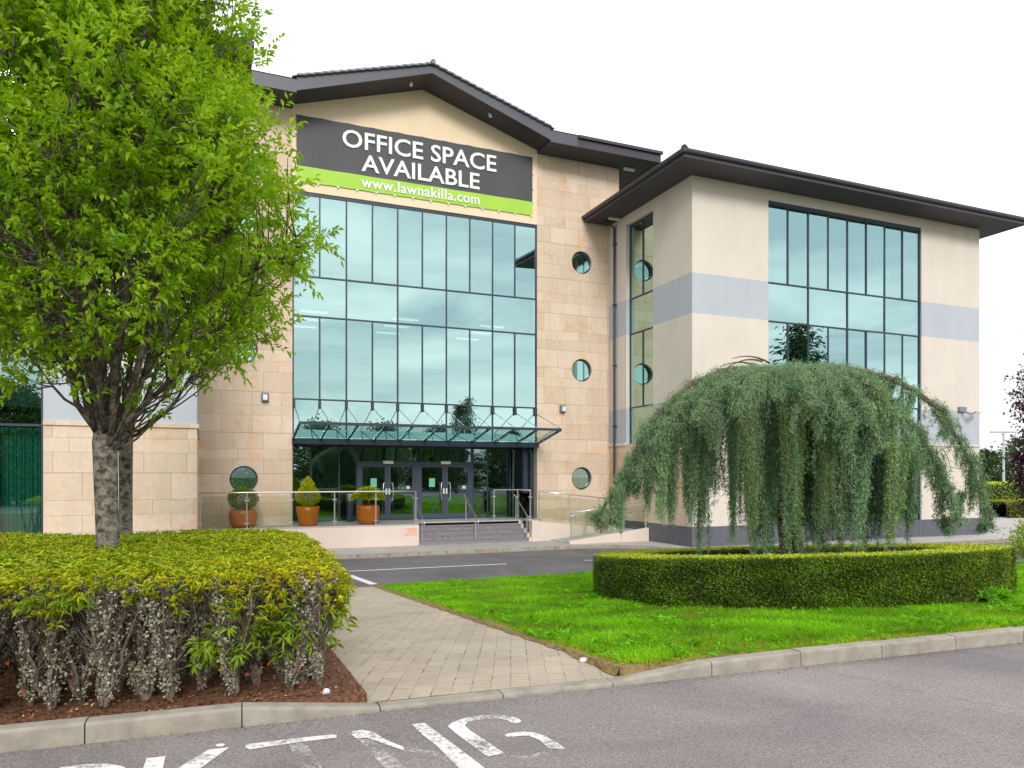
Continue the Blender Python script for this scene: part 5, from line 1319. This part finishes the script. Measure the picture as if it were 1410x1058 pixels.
# ------------------------------------------------------------------ trees behind and beside the photographer, seen mirrored in the glass
base = blob_tree('broadleaf_tree', 'round green tree across the parking lot mirrored in the entrance glass', (13.5, -6, 0), [(.3, 1.6), (1.2, 2.5), (2.6, 2.8), (3.8, 2.2), (4.7, 1.1), (5.2, .2)], 13000, 'farleaf', .19, .11, (.7, .9, .8), (2.0, 2.1, 1.2), .16, 'trees across the parking lot', seed=41)
for i, (x, y, s, rz) in enumerate(((20.5, -7.5, .95, 1.1), (27, -6, 1.05, 2.3), (33.0, -4.5, .9, 3.5), (17, -13, 1.25, 4.2), (9.5, -12.5, 1.1, 5.0), (24.5, -14, 1.3, .5), (-2.5, -15, 1.25, 2.0), (-5.6, -13, 1.3, 2.8), (-9.5, -10.5, 1.3, .8), (30, -12, 1.25, 1.9), (37, -2.0, 1.0, 2.6))):
    c = copy_tree(base); c.location = (x, y, 0); c.rotation_euler = (0, 0, rz); c.scale = (s, s, s)
con = blob_tree('conifer_tree', 'tall conical conifer beside the parking lot mirrored in the glass facade', (21.8, 2.2, 0), [(.8, 1.8), (2, 1.75), (4, 1.35), (6, .9), (7.4, .45), (8.4, .05)], 9000, 'conifer', .18, .06, (.7, .9, .9), (1.8, 1.8, 1.5), .16, 'conifers beside the parking lot', droop=.3, conic=True, seed=51)
c = copy_tree(con); c.location = (32.9, 18.1, -.9); c.scale = (1.6, 1.6, 1.52); c.rotation_euler = (0, 0, 2)
c = copy_tree(con); c.location = (31.5, -1.0, 0); c.scale = (.85, .85, .72); c.rotation_euler = (0, 0, 4)

# ------------------------------------------------------------------ loose stones
def pebble(x, y, z, r, label):
    b = bmesh.new(); bmesh.ops.create_icosphere(b, subdivisions=2, radius=r)
    for v in b.verts: v.co *= 1 + random.uniform(-.18, .18); v.co.z *= .75
    me = bpy.data.meshes.new('loose_stone'); b.to_mesh(me); b.free(); me.materials.append(M['stone_white'])
    o = link(bpy.data.objects.new('loose_stone', me)); o.location = (x, y, z + r * .4); tag(o, label, 'stone')
p = at(4.04, .72); pebble(p[0], p[1], pz(.72), .035, 'white stone lying on the path edge beside the lawn')
p = at(1.86, .26); pebble(p[0], p[1], float(isl(.26)), .028, 'white stone lying on the mulch at the corner of the shrub bed')

# ------------------------------------------------------------------ sky, sun, camera
w = bpy.data.worlds.new('World'); bpy.context.scene.world = w; w.use_nodes = True; nt = w.node_tree; L = nt.links.new
bg = nt.nodes['Background']
SUN_EL, SUN_AZ = R(29), R(168)     # azimuth clockwise from +Y
sky = N_(nt, 'ShaderNodeTexSky', sky_type='NISHITA', sun_disc=False, sun_elevation=SUN_EL, sun_rotation=SUN_AZ, air_density=1.0, dust_density=2.0)
tc = N_(nt, 'ShaderNodeTexCoord')
mp = N_(nt, 'ShaderNodeMapping'); mp.inputs['Scale'].default_value = (1, 1, 2.6); L(tc.outputs['Generated'], mp.inputs[0])
n1 = N_(nt, 'ShaderNodeTexNoise', Scale=3.1, Detail=9.0, Roughness=.56, Distortion=.5); L(mp.outputs[0], n1.inputs['Vector'])
r1 = N_(nt, 'ShaderNodeValToRGB'); e = r1.color_ramp.elements
e[0].position = .38; e[0].color = (.52, .58, .62, 1); e[1].position = .57; e[1].color = (1.0, 1.0, 1.0, 1)
L(n1.outputs['Fac'], r1.inputs['Fac'])
# the cloud deck is thicker and duller behind the photographer, thin and glaring over the building
sp = N_(nt, 'ShaderNodeSeparateXYZ'); L(tc.outputs['Generated'], sp.inputs[0])
mr = N_(nt, 'ShaderNodeMapRange'); mr.inputs['From Min'].default_value = -.5; mr.inputs['From Max'].default_value = .55; mr.inputs['To Min'].default_value = 9.2; mr.inputs['To Max'].default_value = 11.5
L(sp.outputs['Y'], mr.inputs['Value'])
mf = N_(nt, 'ShaderNodeMapRange'); mf.inputs['From Min'].default_value = -.15; mf.inputs['From Max'].default_value = .4; mf.inputs['To Min'].default_value = 1.0; mf.inputs['To Max'].default_value = .42
L(sp.outputs['Y'], mf.inputs['Value'])
mw_ = N_(nt, 'ShaderNodeMix', data_type='RGBA'); mw_.inputs[6].default_value = (1, 1, 1, 1); L(mf.outputs[0], mw_.inputs[0]); L(r1.outputs['Color'], mw_.inputs[7])
mu = N_(nt, 'ShaderNodeVectorMath', operation='SCALE'); L(mw_.outputs[2], mu.inputs[0]); dz = N_(nt, 'ShaderNodeMapRange'); dz.inputs['From Max'].default_value = .30; dz.inputs['To Min'].default_value = .42; dz.inputs['To Max'].default_value = 0; L(sp.outputs['Z'], dz.inputs['Value'])
fy = N_(nt, 'ShaderNodeMapRange'); fy.inputs['From Min'].default_value = .2; fy.inputs['From Max'].default_value = .7; L(sp.outputs['Y'], fy.inputs['Value'])
m1 = N_(nt, 'ShaderNodeMath', operation='MULTIPLY'); L(dz.outputs[0], m1.inputs[0]); L(fy.outputs[0], m1.inputs[1])
m2 = N_(nt, 'ShaderNodeMath', operation='SUBTRACT'); m2.inputs[0].default_value = 1; L(m1.outputs[0], m2.inputs[1])
m3 = N_(nt, 'ShaderNodeMath', operation='MULTIPLY'); L(mr.outputs[0], m3.inputs[0]); L(m2.outputs[0], m3.inputs[1])
L(m3.outputs[0], mu.inputs['Scale'])
mx = N_(nt, 'ShaderNodeMix', data_type='RGBA'); mx.inputs[0].default_value = .93
L(sky.outputs[0], mx.inputs[6]); L(mu.outputs[0], mx.inputs[7])
L(mx.outputs[2], bg.inputs['Color']); bg.inputs['Strength'].default_value = .1

sl = bpy.data.lights.new('sun', 'SUN'); sl.energy = 1.4; sl.angle = R(18); sl.color = (1, .96, .9)
so = link(bpy.data.objects.new('sun', sl))
d = Vector((math.sin(SUN_AZ) * math.cos(SUN_EL), math.cos(SUN_AZ) * math.cos(SUN_EL), math.sin(SUN_EL)))
so.rotation_euler = (-d).to_track_quat('-Z', 'Y').to_euler(); so.location = (0, 0, 30)

cd = bpy.data.cameras.new('camera'); co = link(bpy.data.objects.new('camera', cd))
cd.sensor_fit = 'HORIZONTAL'; cd.sensor_width = 36; cd.lens = 36 * F / 1410; cd.shift_y = (HY - 529) / 1410; cd.clip_end = 3000; cd.clip_start = .05
co.location = (0, 0, EYE); co.rotation_euler = (R(90), 0, 0)
sc = bpy.context.scene; sc.camera = co
sc.view_settings.view_transform = 'Standard'; sc.view_settings.look = 'None'; sc.view_settings.gamma = 1; sc.view_settings.exposure = .62
sc.render.engine = 'CYCLES'; sc.cycles.transparent_max_bounces = 24; sc.cycles.max_bounces = 8
